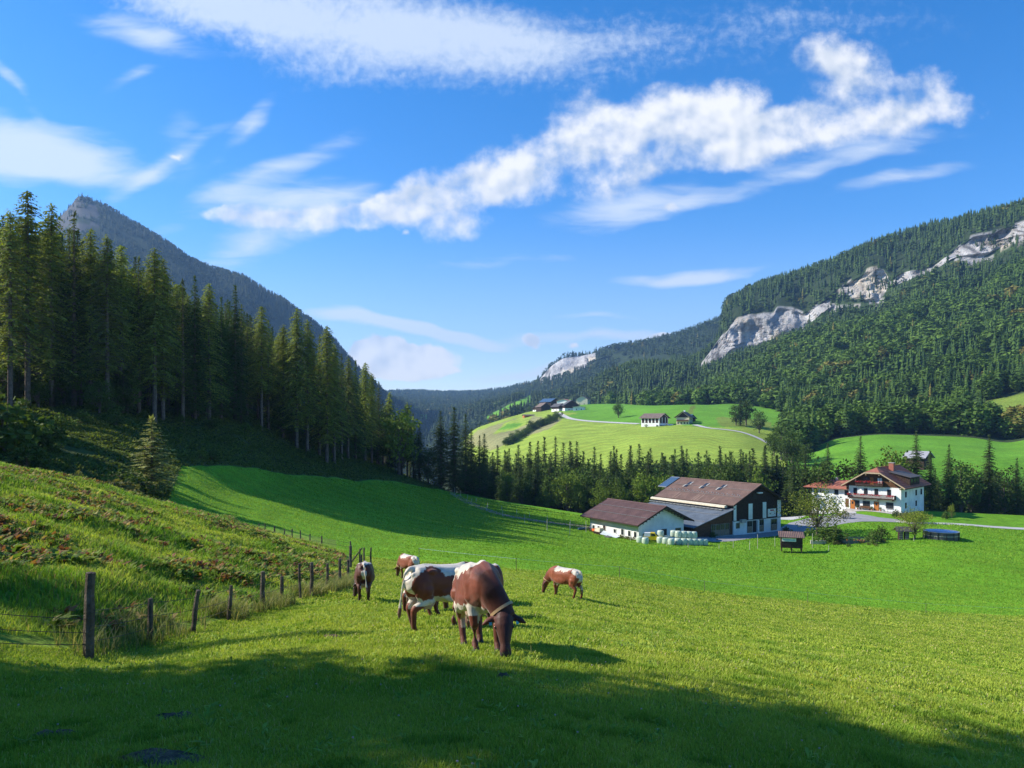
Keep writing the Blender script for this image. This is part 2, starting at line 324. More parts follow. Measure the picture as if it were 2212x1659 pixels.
# rock faces: ledges and flutes cut into the wall
cz = ((T2 > 15.0) & (T2 < 16.0)).astype(float)*(PX2 > 1505); cfl = sstep(15.0, 15.12, T2)*(1-sstep(15.9, 16.0, T2))*(PX2 > 1505)
flu = fbm(GX/26, GZ/90, 61, 5, .6); led = np.sin(GZ/11+3*fbm(GX/70, GY/70, 63, 3)); blk = np.round(fbm(GX/38, GZ/30, 65, 2)*3)/3
GY = GY+cfl*(13*flu+4.5*led+10*blk+6*fbm(GX/9, GZ/40, 69, 3))
cfar = ((T2 > 16.0) & (T2 < 17.95) & (PX2 > 1160) & (PX2 < 1290))*np.sin(np.clip((T2-16)/1.95, 0, 1)*3.1416)
GY = GY+cfar*14*fbm(GX/22, GZ/60, 67, 4, .6); GX = SALL[None, :]*wfun(GY)
# left mountain rock nose texture, ridge jaggedness
GZ += far_w*3.5*fbm(GX/35, GY/35, 23, 3)
def terr_z(x, y):
    """height of the terrain at world points"""
    x = np.atleast_1d(np.asarray(x, float)); y = np.atleast_1d(np.asarray(y, float))
    s = x/wfun(y); ci = np.interp(s, SALL, np.arange(len(SALL))); c0 = np.clip(np.floor(ci).astype(int), 0, len(SALL)-2); fr = ci-c0
    out = np.empty(len(x))
    for i in range(len(x)):
        a = np.interp(y[i], GY[:, c0[i]], GZ[:, c0[i]]); b = np.interp(y[i], GY[:, c0[i]+1], GZ[:, c0[i]+1])
        out[i] = a*(1-fr[i])+b*fr[i]
    return out
def gz(x, y): return float(terr_z(x, y)[0])
def at(px, Y, py=None):
    """picture column and depth -> point on the ground (or at picture row py)"""
    x = (px-CX)/F_PX*Y
    return Vector((x, Y, gz(x, Y) if py is None else pz(Y, py)))
def on_ground(px, py, lo=3, hi=900):
    """the ground point seen at a picture position"""
    s = (px-CX)/F_PX; ys = np.geomspace(lo, hi, 400)
    z = terr_z(s*ys, ys); tgt = (HY-py)/F_PX
    r = z/ys - tgt
    idx = np.where((r[:-1] < 0) & (r[1:] >= 0))[0]
    if len(idx) == 0: 
        i = int(np.argmin(np.abs(r))); return Vector((s*ys[i], ys[i], z[i]))
    i = idx[0]; t = r[i]/(r[i]-r[i+1]); Y = ys[i]+t*(ys[i+1]-ys[i])
    return Vector((s*Y, Y, gz(s*Y, Y)))
# ---- local colour of the ground (albedo only)
PY2 = HY-GZ/np.maximum(GY, 1)*F_PX
def inpoly(px, py, poly):
    r = np.zeros(px.shape, bool); n = len(poly)
    for i in range(n):
        x0, y0 = poly[i]; x1, y1 = poly[(i+1) % n]
        c = ((y0 > py) != (y1 > py)) & (px < (x1-x0)*(py-y0)/((y1-y0) if y1 != y0 else 1e-9)+x0)
        r ^= c
    return r
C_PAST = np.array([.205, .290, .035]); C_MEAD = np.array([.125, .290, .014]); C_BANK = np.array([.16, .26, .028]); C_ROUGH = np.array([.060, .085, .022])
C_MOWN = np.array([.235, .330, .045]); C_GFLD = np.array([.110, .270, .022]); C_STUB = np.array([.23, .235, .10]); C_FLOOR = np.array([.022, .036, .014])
C_ROCK = np.array([.48, .48, .46]); C_ALP = np.array([.150, .215, .035]); C_DIRT = np.array([.30, .27, .22])
Cg = np.empty(GX.shape+(3,)); Cg[:] = C_PAST
jit = fbm(GX/np.maximum(GY*0.03, .2), GY/np.maximum(GY*0.03, .2), 31, 3)
PXJ = PX2+jit*6; PYJ = PY2+fbm(GX/30, GY/30, 33, 3)*3
def paint(mask, col): Cg[mask] = col
paint((T2 > 5.0) & (T2 < 9.0), C_MEAD)
mix_e = sstep(4.9, 5.12, T2)[..., None]
Cg = np.where((T2 < 5.12)[..., None], C_PAST*(1-mix_e)+C_MEAD*mix_e, Cg)
bk = (T2 > 4.03) & (T2 < 6.2) & (PXJ < 745-(T2-4)*10)
vb = (0.5+0.5*fbm(GX/2.5, GY/2.5, 41, 4, .6))[..., None]
Cg = np.where(bk[..., None], C_BANK*(0.75+0.5*vb), Cg)
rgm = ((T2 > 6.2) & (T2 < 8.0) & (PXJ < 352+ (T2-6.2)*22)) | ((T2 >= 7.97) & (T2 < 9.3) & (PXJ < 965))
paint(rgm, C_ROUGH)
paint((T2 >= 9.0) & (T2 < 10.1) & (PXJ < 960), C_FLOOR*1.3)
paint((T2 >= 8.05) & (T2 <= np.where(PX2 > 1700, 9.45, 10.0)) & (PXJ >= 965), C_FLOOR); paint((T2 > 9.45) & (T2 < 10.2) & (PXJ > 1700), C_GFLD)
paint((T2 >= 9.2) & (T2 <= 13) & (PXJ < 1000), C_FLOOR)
hill = (T2 > 10.05) & (T2 < 12.4) & (PXJ > 1000)
paint(hill, C_MOWN)
sw = hill & (PXJ < 1700)
upper_line = np.interp(PX2, [1000, 1180, 1215, 1300, 1380, 1480, 1530, 1690], [900, 893, 903, 912, 918, 920, 924, 924])
paint(sw & (PYJ < upper_line) & (PX2 > 1180) & (T2 > 10.5), C_GFLD)
paint(inpoly(PXJ, PYJ, [(1000, 960), (1030, 930), (1110, 905), (1190, 893), (1215, 905), (1190, 925), (1130, 945), (1060, 972)]) & hill, C_STUB)
paint(inpoly(PXJ, PYJ, [(1062, 938), (1090, 912), (1150, 898), (1140, 915), (1110, 930)]) & hill, C_MOWN*1.05)
paint(inpoly(PXJ, PYJ, [(1070, 930), (1095, 914), (1130, 913), (1110, 925)]) & hill, C_GFLD)
paint(inpoly(PXJ, PYJ, [(1140, 895), (1190, 885), (1250, 892), (1190, 906)]) & hill, C_MOWN)
paint(hill & (PYJ < 897) & (PX2 > 1250) & (PX2 < 1600), C_GFLD)
paint(inpoly(PXJ, PYJ, [(1555, 900), (1620, 905), (1665, 912), (1672, 924), (1560, 922), (1545, 905)]) & hill, C_ALP)
paint(inpoly(PXJ, PYJ, [(1478, 899), (1490, 876), (1500, 876), (1490, 899)]) & hill, C_ALP*0.85)
paint(hill & (PXJ >= 1700), C_GFLD)
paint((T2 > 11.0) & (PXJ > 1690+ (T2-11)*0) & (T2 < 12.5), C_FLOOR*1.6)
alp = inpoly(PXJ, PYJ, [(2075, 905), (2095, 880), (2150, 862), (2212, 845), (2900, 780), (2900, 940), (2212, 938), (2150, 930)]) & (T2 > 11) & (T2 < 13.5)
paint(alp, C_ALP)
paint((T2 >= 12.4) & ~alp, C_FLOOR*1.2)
clr = (T2 > 12.6) & (inpoly(PXJ, PYJ, [(1050, 900), (1085, 880), (1130, 862), (1145, 852), (1150, 872), (1120, 885), (1080, 902), (1050, 908)]) |
       inpoly(PXJ, PYJ, [(872, 882), (905, 878), (902, 886), (878, 888)]) | inpoly(PXJ, PYJ, [(917, 872), (935, 874), (930, 884), (920, 882)]) |
       inpoly(PXJ, PYJ, [(1010, 862), (1045, 858), (1040, 863), (1015, 866)]) | inpoly(PXJ, PYJ, [(900, 895), (930, 895), (925, 908), (905, 905)]) | inpoly(PXJ, PYJ, [(1190, 872), (1240, 862), (1225, 878), (1200, 882)]))
paint(clr, C_GFLD*1.0)
FORB = clr | alp
mosk = (T2 >= 14.0) & (T2 < 18.2)
rocky = (T2 >= 14.96) & (T2 <= 16.04) & ((PX2 > 1512))
far_cliff = (T2 >= 15.98) & (T2 <= 17.9) & (PX2 > 1160) & (PX2 < 1285)
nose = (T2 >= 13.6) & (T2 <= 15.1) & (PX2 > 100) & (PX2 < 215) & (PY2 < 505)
pres = np.interp(PX2, [1505, 1520, 1600, 1720, 1745, 1800, 1862, 1875, 1908, 1920, 2050, 2075, 2212, 2400], [.4, 1.1, 1.1, 1.0, .66, .74, .80, 1.15, 1.1, .62, .64, 1.0, 1.02, .7])
rn = fbm(GX/30, GZ/16, 71, 4, .6); edg = np.clip(1-np.minimum(T2-15, 16-T2)/.22, 0, 1); rock = rocky & (rn*.75 + pres - .50*edg*(1-.5*(PX2 < 1735)) > .50); veg = rocky & ~rock
paint(veg, C_FLOOR*2.0)
st1 = fbm(GX/7, GZ/55, 73, 4, .6)[..., None]; st2 = fbm(GX/60, GZ/12, 75, 3)[..., None]; tan = sstep(.05, .45, fbm(GX/45, GZ/45, 79, 3))[..., None]
rc = (np.array([.33, .33, .325])*(1-tan)+np.array([.44, .40, .32])*tan)*(1+.45*st1+.28*st2)*1.22
fl_ = fbm(GX/9, GZ/30, 83, 3, .6)[..., None]
rc = np.where(st1 < -.30, rc*.55, rc)
Cg = np.where(rock[..., None] | far_cliff[..., None], rc*np.where(far_cliff, 1.15, 1.0)[..., None], Cg)
rocky = rock
rockm = (rock | far_cliff).astype(np.float32)
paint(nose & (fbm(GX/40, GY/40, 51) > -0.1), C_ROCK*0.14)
tv = np.stack([GX, GY, GZ], -1).reshape(-1, 3)
ncol = len(SALL)
ii, jj = np.meshgrid(np.arange(NR-1), np.arange(ncol-1), indexing='ij')
tf = np.stack([ii*ncol+jj, ii*ncol+jj+1, (ii+1)*ncol+jj+1, (ii+1)*ncol+jj], -1).reshape(-1, 4)
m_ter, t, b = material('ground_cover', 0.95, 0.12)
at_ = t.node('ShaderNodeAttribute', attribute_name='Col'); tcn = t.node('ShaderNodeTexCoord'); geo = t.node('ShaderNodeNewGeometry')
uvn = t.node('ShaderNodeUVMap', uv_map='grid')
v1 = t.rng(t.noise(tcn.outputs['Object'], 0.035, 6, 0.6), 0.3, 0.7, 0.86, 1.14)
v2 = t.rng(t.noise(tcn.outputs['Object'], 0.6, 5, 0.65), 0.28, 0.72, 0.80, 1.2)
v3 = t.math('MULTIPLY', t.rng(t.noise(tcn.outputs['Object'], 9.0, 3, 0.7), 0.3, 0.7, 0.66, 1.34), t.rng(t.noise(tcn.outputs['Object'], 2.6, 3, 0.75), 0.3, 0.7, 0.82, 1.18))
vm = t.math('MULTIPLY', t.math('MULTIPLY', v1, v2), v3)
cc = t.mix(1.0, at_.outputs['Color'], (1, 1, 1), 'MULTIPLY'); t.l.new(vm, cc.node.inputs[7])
yel = t.mix(t.rng(t.noise(tcn.outputs['Object'], 0.22, 5, 0.6), 0.45, 0.75, 0, 0.35), cc, t.mix(1.0, cc, (1.5, 1.02, 0.9), 'MULTIPLY'))
# swaths on the mown hill (attribute alpha) and stripes in the meadow
sepuv = t.node('ShaderNodeSeparateXYZ'); t.l.new(uvn.outputs[0], sepuv.inputs[0])
wob = t.noise(uvn.outputs[0], 1.3, 3, 0.5)
sw_ = t.math('SINE', t.math('MULTIPLY_ADD', wob, 26.0, t.math('MULTIPLY', sepuv.outputs[1], 92.0)))
swm = t.math('MULTIPLY', at_.outputs['Alpha'], t.rng(t.noise(tcn.outputs['Object'], 0.02, 3, .6), .35, .7, 0.03, 0.17))
swf = t.math('MULTIPLY_ADD', sw_, swm, 1.0)
c2 = t.mix(1.0, yel, (1, 1, 1), 'MULTIPLY'); t.l.new(swf, c2.node.inputs[7])
t.l.new(c2, b.inputs['Base Color'])
bp = t.node('ShaderNodeBump'); bp.inputs['Strength'].default_value = 0.6; bp.inputs['Distance'].default_value = 0.12
t.l.new(t.math('ADD', t.noise(tcn.outputs['Object'], 5.0, 6, 0.7), t.math('MULTIPLY', t.noise(tcn.outputs['Object'], 0.8, 4, 0.6), 1.2)), bp.inputs['Height']); bp2 = t.node('ShaderNodeBump'); bp2.inputs['Distance'].default_value = 9.0
ra = t.node('ShaderNodeAttribute', attribute_name='Rock'); t.l.new(t.math('MULTIPLY', ra.outputs['Fac'], .9), bp2.inputs['Strength'])
rkn = t.math('ADD', t.noise(t.mapping(tcn.outputs['Object'], scale=(1, 1, .35)), .12, 6, .7), t.math('MULTIPLY', t.noise(t.mapping(tcn.outputs['Object'], scale=(.25, .25, 1)), .25, 4, .65), .8))
t.l.new(rkn, bp2.inputs['Height']); t.l.new(bp.outputs[0], bp2.inputs['Normal']); t.l.new(bp2.outputs[0], b.inputs['Normal'])
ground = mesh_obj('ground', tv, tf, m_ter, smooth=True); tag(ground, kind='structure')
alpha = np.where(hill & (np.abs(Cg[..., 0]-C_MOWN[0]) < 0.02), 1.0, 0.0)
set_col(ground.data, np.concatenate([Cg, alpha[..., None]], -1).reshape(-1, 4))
ra_ = ground.data.attributes.new('Rock', 'FLOAT', 'POINT'); ra_.data.foreach_set('value', rockm.ravel())
uvl = ground.data.uv_layers.new(name='grid')
uvv = np.stack([PX2/100, T2], -1).reshape(-1, 2).astype(np.float32)
li = np.empty(len(ground.data.loops), dtype=np.int32); ground.data.loops.foreach_get('vertex_index', li)
uvl.data.foreach_set('uv', uvv[li].ravel())

# ------------------------------------------------------------------ trees
def foliage_mat(name, transl=0.28, var=0.25):
    m, t, b = material(name, 0.75, 0.2)
    at_ = t.node('ShaderNodeAttribute', attribute_name='Col'); oi = t.node('ShaderNodeObjectInfo')
    f = t.math('MULTIPLY_ADD', oi.outputs['Random'], 2*var, 1-var)
    c = t.mix(1.0, at_.outputs['Color'], (1, 1, 1), 'MULTIPLY'); t.l.new(f, c.node.inputs[7])
    t.l.new(c, b.inputs['Base Color'])
    tr = t.node('ShaderNodeBsdfTranslucent'); t.l.new(t.mix(1.0, c, (1.25, 1.2, 0.6), 'MULTIPLY'), tr.inputs[0])
    mx = t.node('ShaderNodeMixShader'); mx.inputs[0].default_value = transl
    out = t.n['Material Output']
    t.l.new(b.outputs[0], mx.inputs[1]); t.l.new(tr.outputs[0], mx.inputs[2]); t.l.new(mx.outputs[0], out.inputs[0])
    return m
M_LEAF = foliage_mat('needles')
M_STUFF = foliage_mat('forest_leaves', 0.15, 0.0)
M_BARK = simple_mat('bark', (.13, .105, .085), 0.9, 0.1, 0.35, 2.0, 0.6, 6)
M_BARKL = simple_mat('pale_bark', (.125, .105, .09), 0.9, 0.1, 0.35, 2.0, 0.6, 6)

def tube(pts, rad, n=7):
    """tapered tube through pts"""
    pts = [Vector(p) for p in pts]; V = []; Fq = []
    for i, p in enumerate(pts):
        d = (pts[min(i+1, len(pts)-1)]-pts[max(i-1, 0)]).normalized()
        a = d.cross(Vector((0.3, 1, 0.1))).normalized(); c = d.cross(a)
        for k in range(n):
            an = 2*math.pi*k/n; V.append(p+(a*math.cos(an)+c*math.sin(an))*rad[i])
    for i in range(len(pts)-1):
        for k in range(n):
            Fq.append((i*n+k, i*n+(k+1) % n, (i+1)*n+(k+1) % n, (i+1)*n+k))
    return V, Fq
def merge(parts):
    V = []; Fq = []
    for v, f in parts:
        o = len(V); V += list(v); Fq += [tuple(i+o for i in q) for q in f]
    return V, Fq
def kite(c, d, n, L, wd):
    """a leaf-shaped quad from c along d"""
    s = np.cross(d, n); s /= np.linalg.norm(s)+1e-9
    return [c, c+d*L*0.45+s*wd*0.5, c+d*L, c+d*L*0.45-s*wd*0.5]
def conifer(seed, H=25.0, base=0.08, R=3.6, dens=1.0, droop=0.35, power=0.85, whorl=0.55, nb=6, frond=0.62,
            col=(.038, .075, .018), col2=(.080, .135, .026), sparse=0.0, bend=0.0, dead=0):
    r = np.random.default_rng(seed); Q = []; C = []; sticks = []
    hb = H*base; h = hb; up = np.array([0, 0, 1.0])
    while h < H*0.985:
        f = (h-hb)/(H-hb)
        Lm = R*max(0.04, (1-f))**power*(0.55+0.45*min(1, f/0.12+0.3))
        k = max(3, int(nb*(0.6+0.5*r.random())*(1 if f < .8 else 0.8)))
        a0 = r.random()*6.28
        for i in range(k):
            if r.random() < sparse*(1-f*0.6): continue
            an = a0+6.283*i/k+r.normal()*0.25
            L = Lm*(0.65+0.5*r.random())
            rd = np.array([math.cos(an), math.sin(an), 0])
            ns = max(2, int(L/0.42*dens))
            hh = h+r.normal()*0.15
            tone = r.random()
            for j in range(ns+1):
                u = (j+0.35)/(ns+0.5)
                p = rd*L*u+up*(hh+0.18*L*u*(1-u)*2-droop*L*u*u+ (0.10*L*u**3))
                fl = frond*(0.55+0.6*r.random())*(1.0-0.35*u)*min(1, 0.35+L/2.2)
                for sgn in (-1, 1):
                    tg = np.array([-rd[1], rd[0], 0])*sgn
                    d = rd*(0.5+0.5*r.random())+tg*(0.9+0.4*r.random())-up*(0.25+0.6*droop+0.35*r.random())
                    d /= np.linalg.norm(d)
                    nn = up+r.normal(size=3)*0.45
                    Q.append(kite(p, d, nn, fl*1.25, fl*0.55)); C.append(tone*.6+.4*r.random())
                if j == ns:
                    d = rd-up*0.25; d /= np.linalg.norm(d); Q.append(kite(p, d, up+r.normal(size=3)*.3, fl*1.3, fl*.55)); C.append(.8)
            if L > 0.9:
                sticks.append(tube([rd*0.05+up*hh, rd*L*0.5+up*(hh+0.08*L-droop*L*.25), rd*L*0.9+up*(hh-droop*L*0.75)], [0.045, 0.03, 0.01], 3))
        h += whorl*(0.7+0.6*r.random())*(1-0.45*f)
    for i in range(8):
        d = np.array([r.normal()*.35, r.normal()*.35, 1]); d /= np.linalg.norm(d)
        Q.append(kite(up*(H*0.97-0.35*i*.3), d, r.normal(size=3), .7, .22)); C.append(.7)
    V = np.array(Q).reshape(-1, 3); Fq = np.arange(len(V)).reshape(-1, 4)
    c = np.array(C)[:, None]*np.array(col2)+(1-np.array(C)[:, None])*np.array(col)
    c = np.repeat(c, 4, 0)*(0.85+0.3*r.random((len(V), 1)))
    tr = [tube([(0, 0, -0.8), (0, 0, H*.3), (bend*.3, 0, H*.65), (0, 0, H*.99)], [H*0.0135, H*0.0105, H*0.006, 0.02], 7)]
    for i in range(dead):
        hh = H*(0.08+base*0.9*r.random()); an = r.random()*6.28; L = 0.6+1.6*r.random()
        tr.append(tube([(0, 0, hh), (math.cos(an)*L, math.sin(an)*L, hh-0.25*L)], [.035, .01], 3))
    TV, TF = merge(tr+sticks)
    if bend:
        V[:, 0] += bend*np.sin(V[:, 2]/H*3.14)
    return (V, Fq, c), (TV, TF)
def broadleaf(seed, H=14.0, R=5.0, base=0.18, n=60, leaf=0.5, per=34, col=(.045, .085, .016), col2=(.10, .16, .028), open_=0.0, tint=None):
    r = np.random.default_rng(seed); Q = []; C = []
    zc = H*(base+1)/2; rz = H*(1-base)/2
    tr = [tube([(0, 0, -.6), (0.1, 0, H*.25), (0, .15, H*.5), (0, 0, H*.8)], [H*.026, H*.02, H*.012, .04], 8)]
    for i in range(n):
        a = r.random()*6.28; ct = r.uniform(-0.95, 1); st = math.sqrt(1-ct*ct); q = r.uniform(0.45, 1.0)
        lob = 0.86+0.22*math.sin(a*3+seed)+0.1*math.sin(a*5+ct*4)
        c0 = np.array([math.cos(a)*st*R*q*lob, math.sin(a)*st*R*q*lob, zc+ct*rz*q])
        if ct < -0.3: c0[:2] *= 0.9
        cr = R*(0.20+0.13*r.random()); tone = r.random()
        if i % 3 == 0:
            st0 = Vector((0, 0, H*(base*.8+0.25*r.random()))); en = Vector(c0)
            mid = (st0+en)/2+Vector((0, 0, -0.04*H)); tr.append(tube([st0, mid, en], [H*.009, H*.005, .015], 4))
        for j in range(per):
            d = r.normal(size=3); d /= np.linalg.norm(d)
            p = c0+d*cr*(0.35+0.65*r.random()**0.5)*np.array([1, 1, .75])
            dd = d*0.7+r.normal(size=3)*0.6; dd[2] -= .25; dd /= np.linalg.norm(dd)
            L = leaf*(.7+.6*r.random())
            Q.append(kite(p, dd, r.normal(size=3)+np.array([0, 0, .8]), L, L*.75)); C.append(np.clip(tone*.6+.4*r.random(), 0, 1))
    V = np.array(Q).reshape(-1, 3); Fq = np.arange(len(V)).reshape(-1, 4); c = np.array(C)[:, None]
    c = c*np.array(col2)+(1-c)*np.array(col)
    c = np.repeat(c, 4, 0)*(0.85+0.3*r.random((len(V), 1)))
    return (V, Fq, c), merge(tr)
PROTO = {}
def proto(kind, spec, bark=M_BARK):
    (V, Fq, c), (TV, TF) = spec
    cm = bpy.data.meshes.new('crown'); fill_mesh(cm, V, Fq); set_col(cm, c); cm.materials.append(M_LEAF)
    tm = bpy.data.meshes.new('trunk'); tm.from_pydata([tuple(v) for v in TV], [], TF); tm.materials.append(bark)
    tm.polygons.foreach_set('use_smooth', np.ones(len(tm.polygons), bool))
    PROTO.setdefault(kind, []).append((cm, tm, float(V[:, 2].max())))
for s_ in range(5):
    proto('spruce', conifer(100+s_, 25, .05, 3.6+.35*(s_ % 3), 1.25, .34+.03*s_, .8+.05*s_, .46, 7))
for s_ in range(3):
    proto('thin_spruce', conifer(130+s_, 26, .22, 2.9, 1.0, .42, .7, .6, 6, dead=14, sparse=.15, col=(.055, .085, .020), col2=(.14, .18, .032)))
for s_ in range(5):
    proto('larch', conifer(160+s_, 30, .15+.08*(s_ % 3), 5.0, 1.1, .40, .55, .40, 7, frond=.62, col=(.13, .185, .030), col2=(.29, .34, .055), sparse=.14, bend=.5*(s_ % 2), dead=16), M_BARKL)
proto('young_spruce', conifer(190, 8, .10, 2.7, 1.8, .06, .80, .30, 8, frond=.42, col=(.20, .25, .07), col2=(.42, .42, .13), sparse=.10))
for s_ in range(4):
    proto('broadleaf', broadleaf(200+s_, 14, 4.6, .12, 70, .55, 30))
for s_ in range(2):
    proto('bright_broadleaf', broadleaf(220+s_, 14, 4.4, .12, 66, .55, 30, col=(.085, .14, .018), col2=(.17, .24, .03)))
proto('orchard', broadleaf(240, 9, 4.8, .12, 100, .27, 30, col=(.10, .15, .015), col2=(.26, .30, .035)), M_BARK)
proto('bush', broadleaf(250, 2.4, 1.6, .0, 26, .28, 24, col=(.05, .09, .015), col2=(.11, .17, .03)))
proto('dry_bush', broadleaf(251, 2.0, 1.3, .0, 18, .22, 20, col=(.09, .10, .03), col2=(.20, .19, .06)))
TREES_N = 0
CAT = dict(spruce='spruce tree', thin_spruce='spruce tree', larch='larch tree', young_spruce='spruce tree', broadleaf='broadleaf tree', bright_broadleaf='broadleaf tree', orchard='garden tree', bush='bush', dry_bush='bush')
NAM = dict(spruce='spruce_tree', thin_spruce='spruce_tree', larch='larch_tree', young_spruce='young_spruce', broadleaf='broadleaf_tree', bright_broadleaf='broadleaf_tree', orchard='garden_tree', bush='bush', dry_bush='bush')
def tree(kind, x, y, H, label, group=None, wide=1.0, z=None, var=None, rz=None, cat=None, name=None):
    global TREES_N
    TREES_N += 1
    lst = PROTO[kind]; cm, tm, h0 = lst[(TREES_N if var is None else var) % len(lst)]
    k = H/h0
    e = empty(name or NAM[kind], (x, y, (gz(x, y) if z is None else z)-0.1), random.random()*6.28 if rz is None else rz)
    e.scale = (k*wide, k*wide, k)
    for nm, me in (('trunk', tm), ('crown', cm)):
        o = bpy.data.objects.new(nm, me); COL.objects.link(o); o.parent = e
    tag(e, label, cat or CAT[kind], group)
    return e
def tree_px(kind, px, Y, top, label, group=None, wide=1.0, **kw):
    """tree at picture column px and depth Y whose tip reaches picture row top"""
    x = (px-CX)/F_PX*Y; z = gz(x, Y)
    return tree(kind, x, Y, pz(Y, top)-z+0.1, label, group, wide, z=z, **kw)

# left forest, front row (individually seen)
L_OFF = 'spruce standing left of the picture edge'
G_OFF = 'trees left of the picture edge'
G1 = 'larches along the front edge of the left forest'
L_LAR = 'tall bare-stemmed larch with light green crown, front row of left forest'
L_SPR = 'dark spruce with long drooping boughs, front row of left forest'
front = [('larch', 60, 106, 410), ('larch', 22, 103, 452), ('larch', 112, 110, 438), ('thin_spruce', 160, 112, 450), ('larch', 196, 114, 492), ('larch', 232, 113, 506),
 ('larch', 262, 118, 528), ('thin_spruce', 300, 122, 552), ('larch', 334, 120, 534), ('larch', 352, 124, 556), ('thin_spruce', 395, 128, 600), ('spruce', 421, 133, 592), ('larch', 452, 136, 610),
 ('spruce', 478, 142, 640), ('spruce', 508, 146, 614), ('thin_spruce', 522, 150, 655), ('larch', 565, 153, 660), ('thin_spruce', 580, 158, 690), ('larch', 612, 160, 700),
 ('larch', 641, 158, 664), ('larch', 664, 160, 690), ('thin_spruce', 690, 166, 720), ('larch', 706, 164, 702), ('larch', 722, 168, 742), ('thin_spruce', 738, 178, 762), ('larch', 752, 184, 770),
 ('spruce', 768, 190, 776), ('larch', 789, 198, 782), ('larch', 803, 203, 806), ('thin_spruce', 818, 208, 822), ('larch', 842, 214, 846), ('bright_broadleaf', 862, 205, 872), ('larch', 880, 214, 868),
 ('broadleaf', 868, 212, 905), ('thin_spruce', 893, 218, 890)]
ORD = ['first', 'second', 'third', 'fourth', 'fifth', 'sixth', 'seventh', 'eighth', 'ninth', 'tenth', 'eleventh', 'twelfth', 'thirteenth', 'fourteenth', 'fifteenth', 'sixteenth', 'seventeenth', 'eighteenth', 'nineteenth', 'twentieth', 'twenty-first', 'twenty-second']
CNT = {}
for k, px, Y, top in sorted(front, key=lambda a: a[1]):
    lab = L_LAR if k == 'larch' else (L_SPR if 'spruce' in k else 'leafy broadleaf tree at the right end of the left forest edge')
    kk = 'larch' if k == 'larch' else ('spruce' if 'spruce' in k else 'leafy'); CNT[kk] = CNT.get(kk, 0)+1; od = ORD[CNT[kk]-1]
    lab = {'larch': 'light green larch, %s larch from the left in the front row of the left forest', 'spruce': 'dark spruce, %s spruce from the left in the front row of the left forest', 'leafy': 'leafy tree, %s leafy one from the left at the right end of the left forest'}[kk] % od
    tree_px(k, px, Y, top, lab, G1 if k == 'larch' else ('dark spruces in the front row of the left forest' if 'spruce' in k else 'leafy trees at the right end of the left forest'))
# second row, filling the gaps with full crowns
r = random.Random(3)
for i in range(46):
    px = -20+i*19.3+r.uniform(-6, 6); Y = np.interp(px, [-60, 0, 240, 520, 700, 790, 890], [109, 112, 119, 154, 180, 206, 226])+r.uniform(0, 4)
    top = np.interp(px, [0, 60, 160, 240, 340, 420, 510, 570, 640, 700, 740, 790, 830, 900], [470, 460, 500, 545, 580, 640, 665, 715, 725, 760, 792, 830, 870, 925])+r.uniform(0, 34)
    k = r.choice(['larch', 'spruce', 'thin_spruce', 'larch', 'broadleaf'])
    tree_px(k, px, Y, top, {'larch': 'light green larch standing just behind the front row of the left forest', 'broadleaf': 'leafy tree between the conifers just behind the front row'}.get(k, 'dark spruce standing just behind the front row of the left forest'),
            {'larch': 'larches just behind the front row', 'broadleaf': 'leafy trees just behind the front row'}.get(k, 'spruces just behind the front row'), wide=1.15 if k != 'broadleaf' else .6)
skyl = lambda px: np.interp(px, [0, 60, 160, 240, 340, 420, 510, 570, 640, 700, 740, 790, 830, 900], [452, 440, 478, 520, 560, 620, 640, 690, 700, 735, 775, 812, 862, 915])
L_DEEP = 'dark spruce deep inside the left forest behind the front row'
cnt = 0
for i in range(900):
    px = r.uniform(-60, 890); t_ = r.random()
    jy = np.interp(px, [-60, 0, 240, 520, 700, 790, 890], [108, 108, 115, 150, 175, 200, 222])
    Y = jy*(1.05+0.60*t_**1.0)
    if cnt >= 104: break
    H = r.uniform(20, 28); x = (px-CX)/F_PX*Y; z = gz(x, Y)
    top = HY-(z+H)/Y*F_PX
    if top < skyl(px)+8: H = pz(Y, skyl(px)+8+r.random()*30)-z
    if H < 12: continue
    k = 'thin_spruce' if r.random() < .3 else 'spruce'
    tree(k, x, Y, H, L_DEEP, 'spruces deep inside the left forest', z=z, wide=1.5); cnt += 1
# understory at the forest edge
for i in range(44):
    px = r.uniform(-20, 900); Y = float(np.interp(px, [-60, 0, 240, 520, 700, 790, 890], [107, 106, 114, 148, 172, 203, 220]))+r.uniform(-3, 3)
    tree('broadleaf' if i % 2 else 'spruce', (px-CX)/F_PX*Y, Y, r.uniform(3.5, 8.5), 'low young tree of the undergrowth among the trunks of the left forest edge', 'young undergrowth trees at the left forest edge', wide=1.4 if i % 2 else 1.7, name='undergrowth_tree', cat='young tree')
# edge scrub on the dark slope below the forest
for i in range(26):
    px = r.uniform(0, 880); t_ = r.random(); T = 8.1+0.85*t_
    ci = np.interp(px, PXA, np.arange(len(PXA))); ri = np.interp(T, GT, np.arange(NR))
    Y = float(GY[int(ri), int(ci)]); x = (px-CX)/F_PX*Y
    tree('bush', x, Y, r.uniform(1.0, 2.4), 'low dark bush on the shaded slope below the left forest', 'bushes on the shaded slope', wide=1.3)
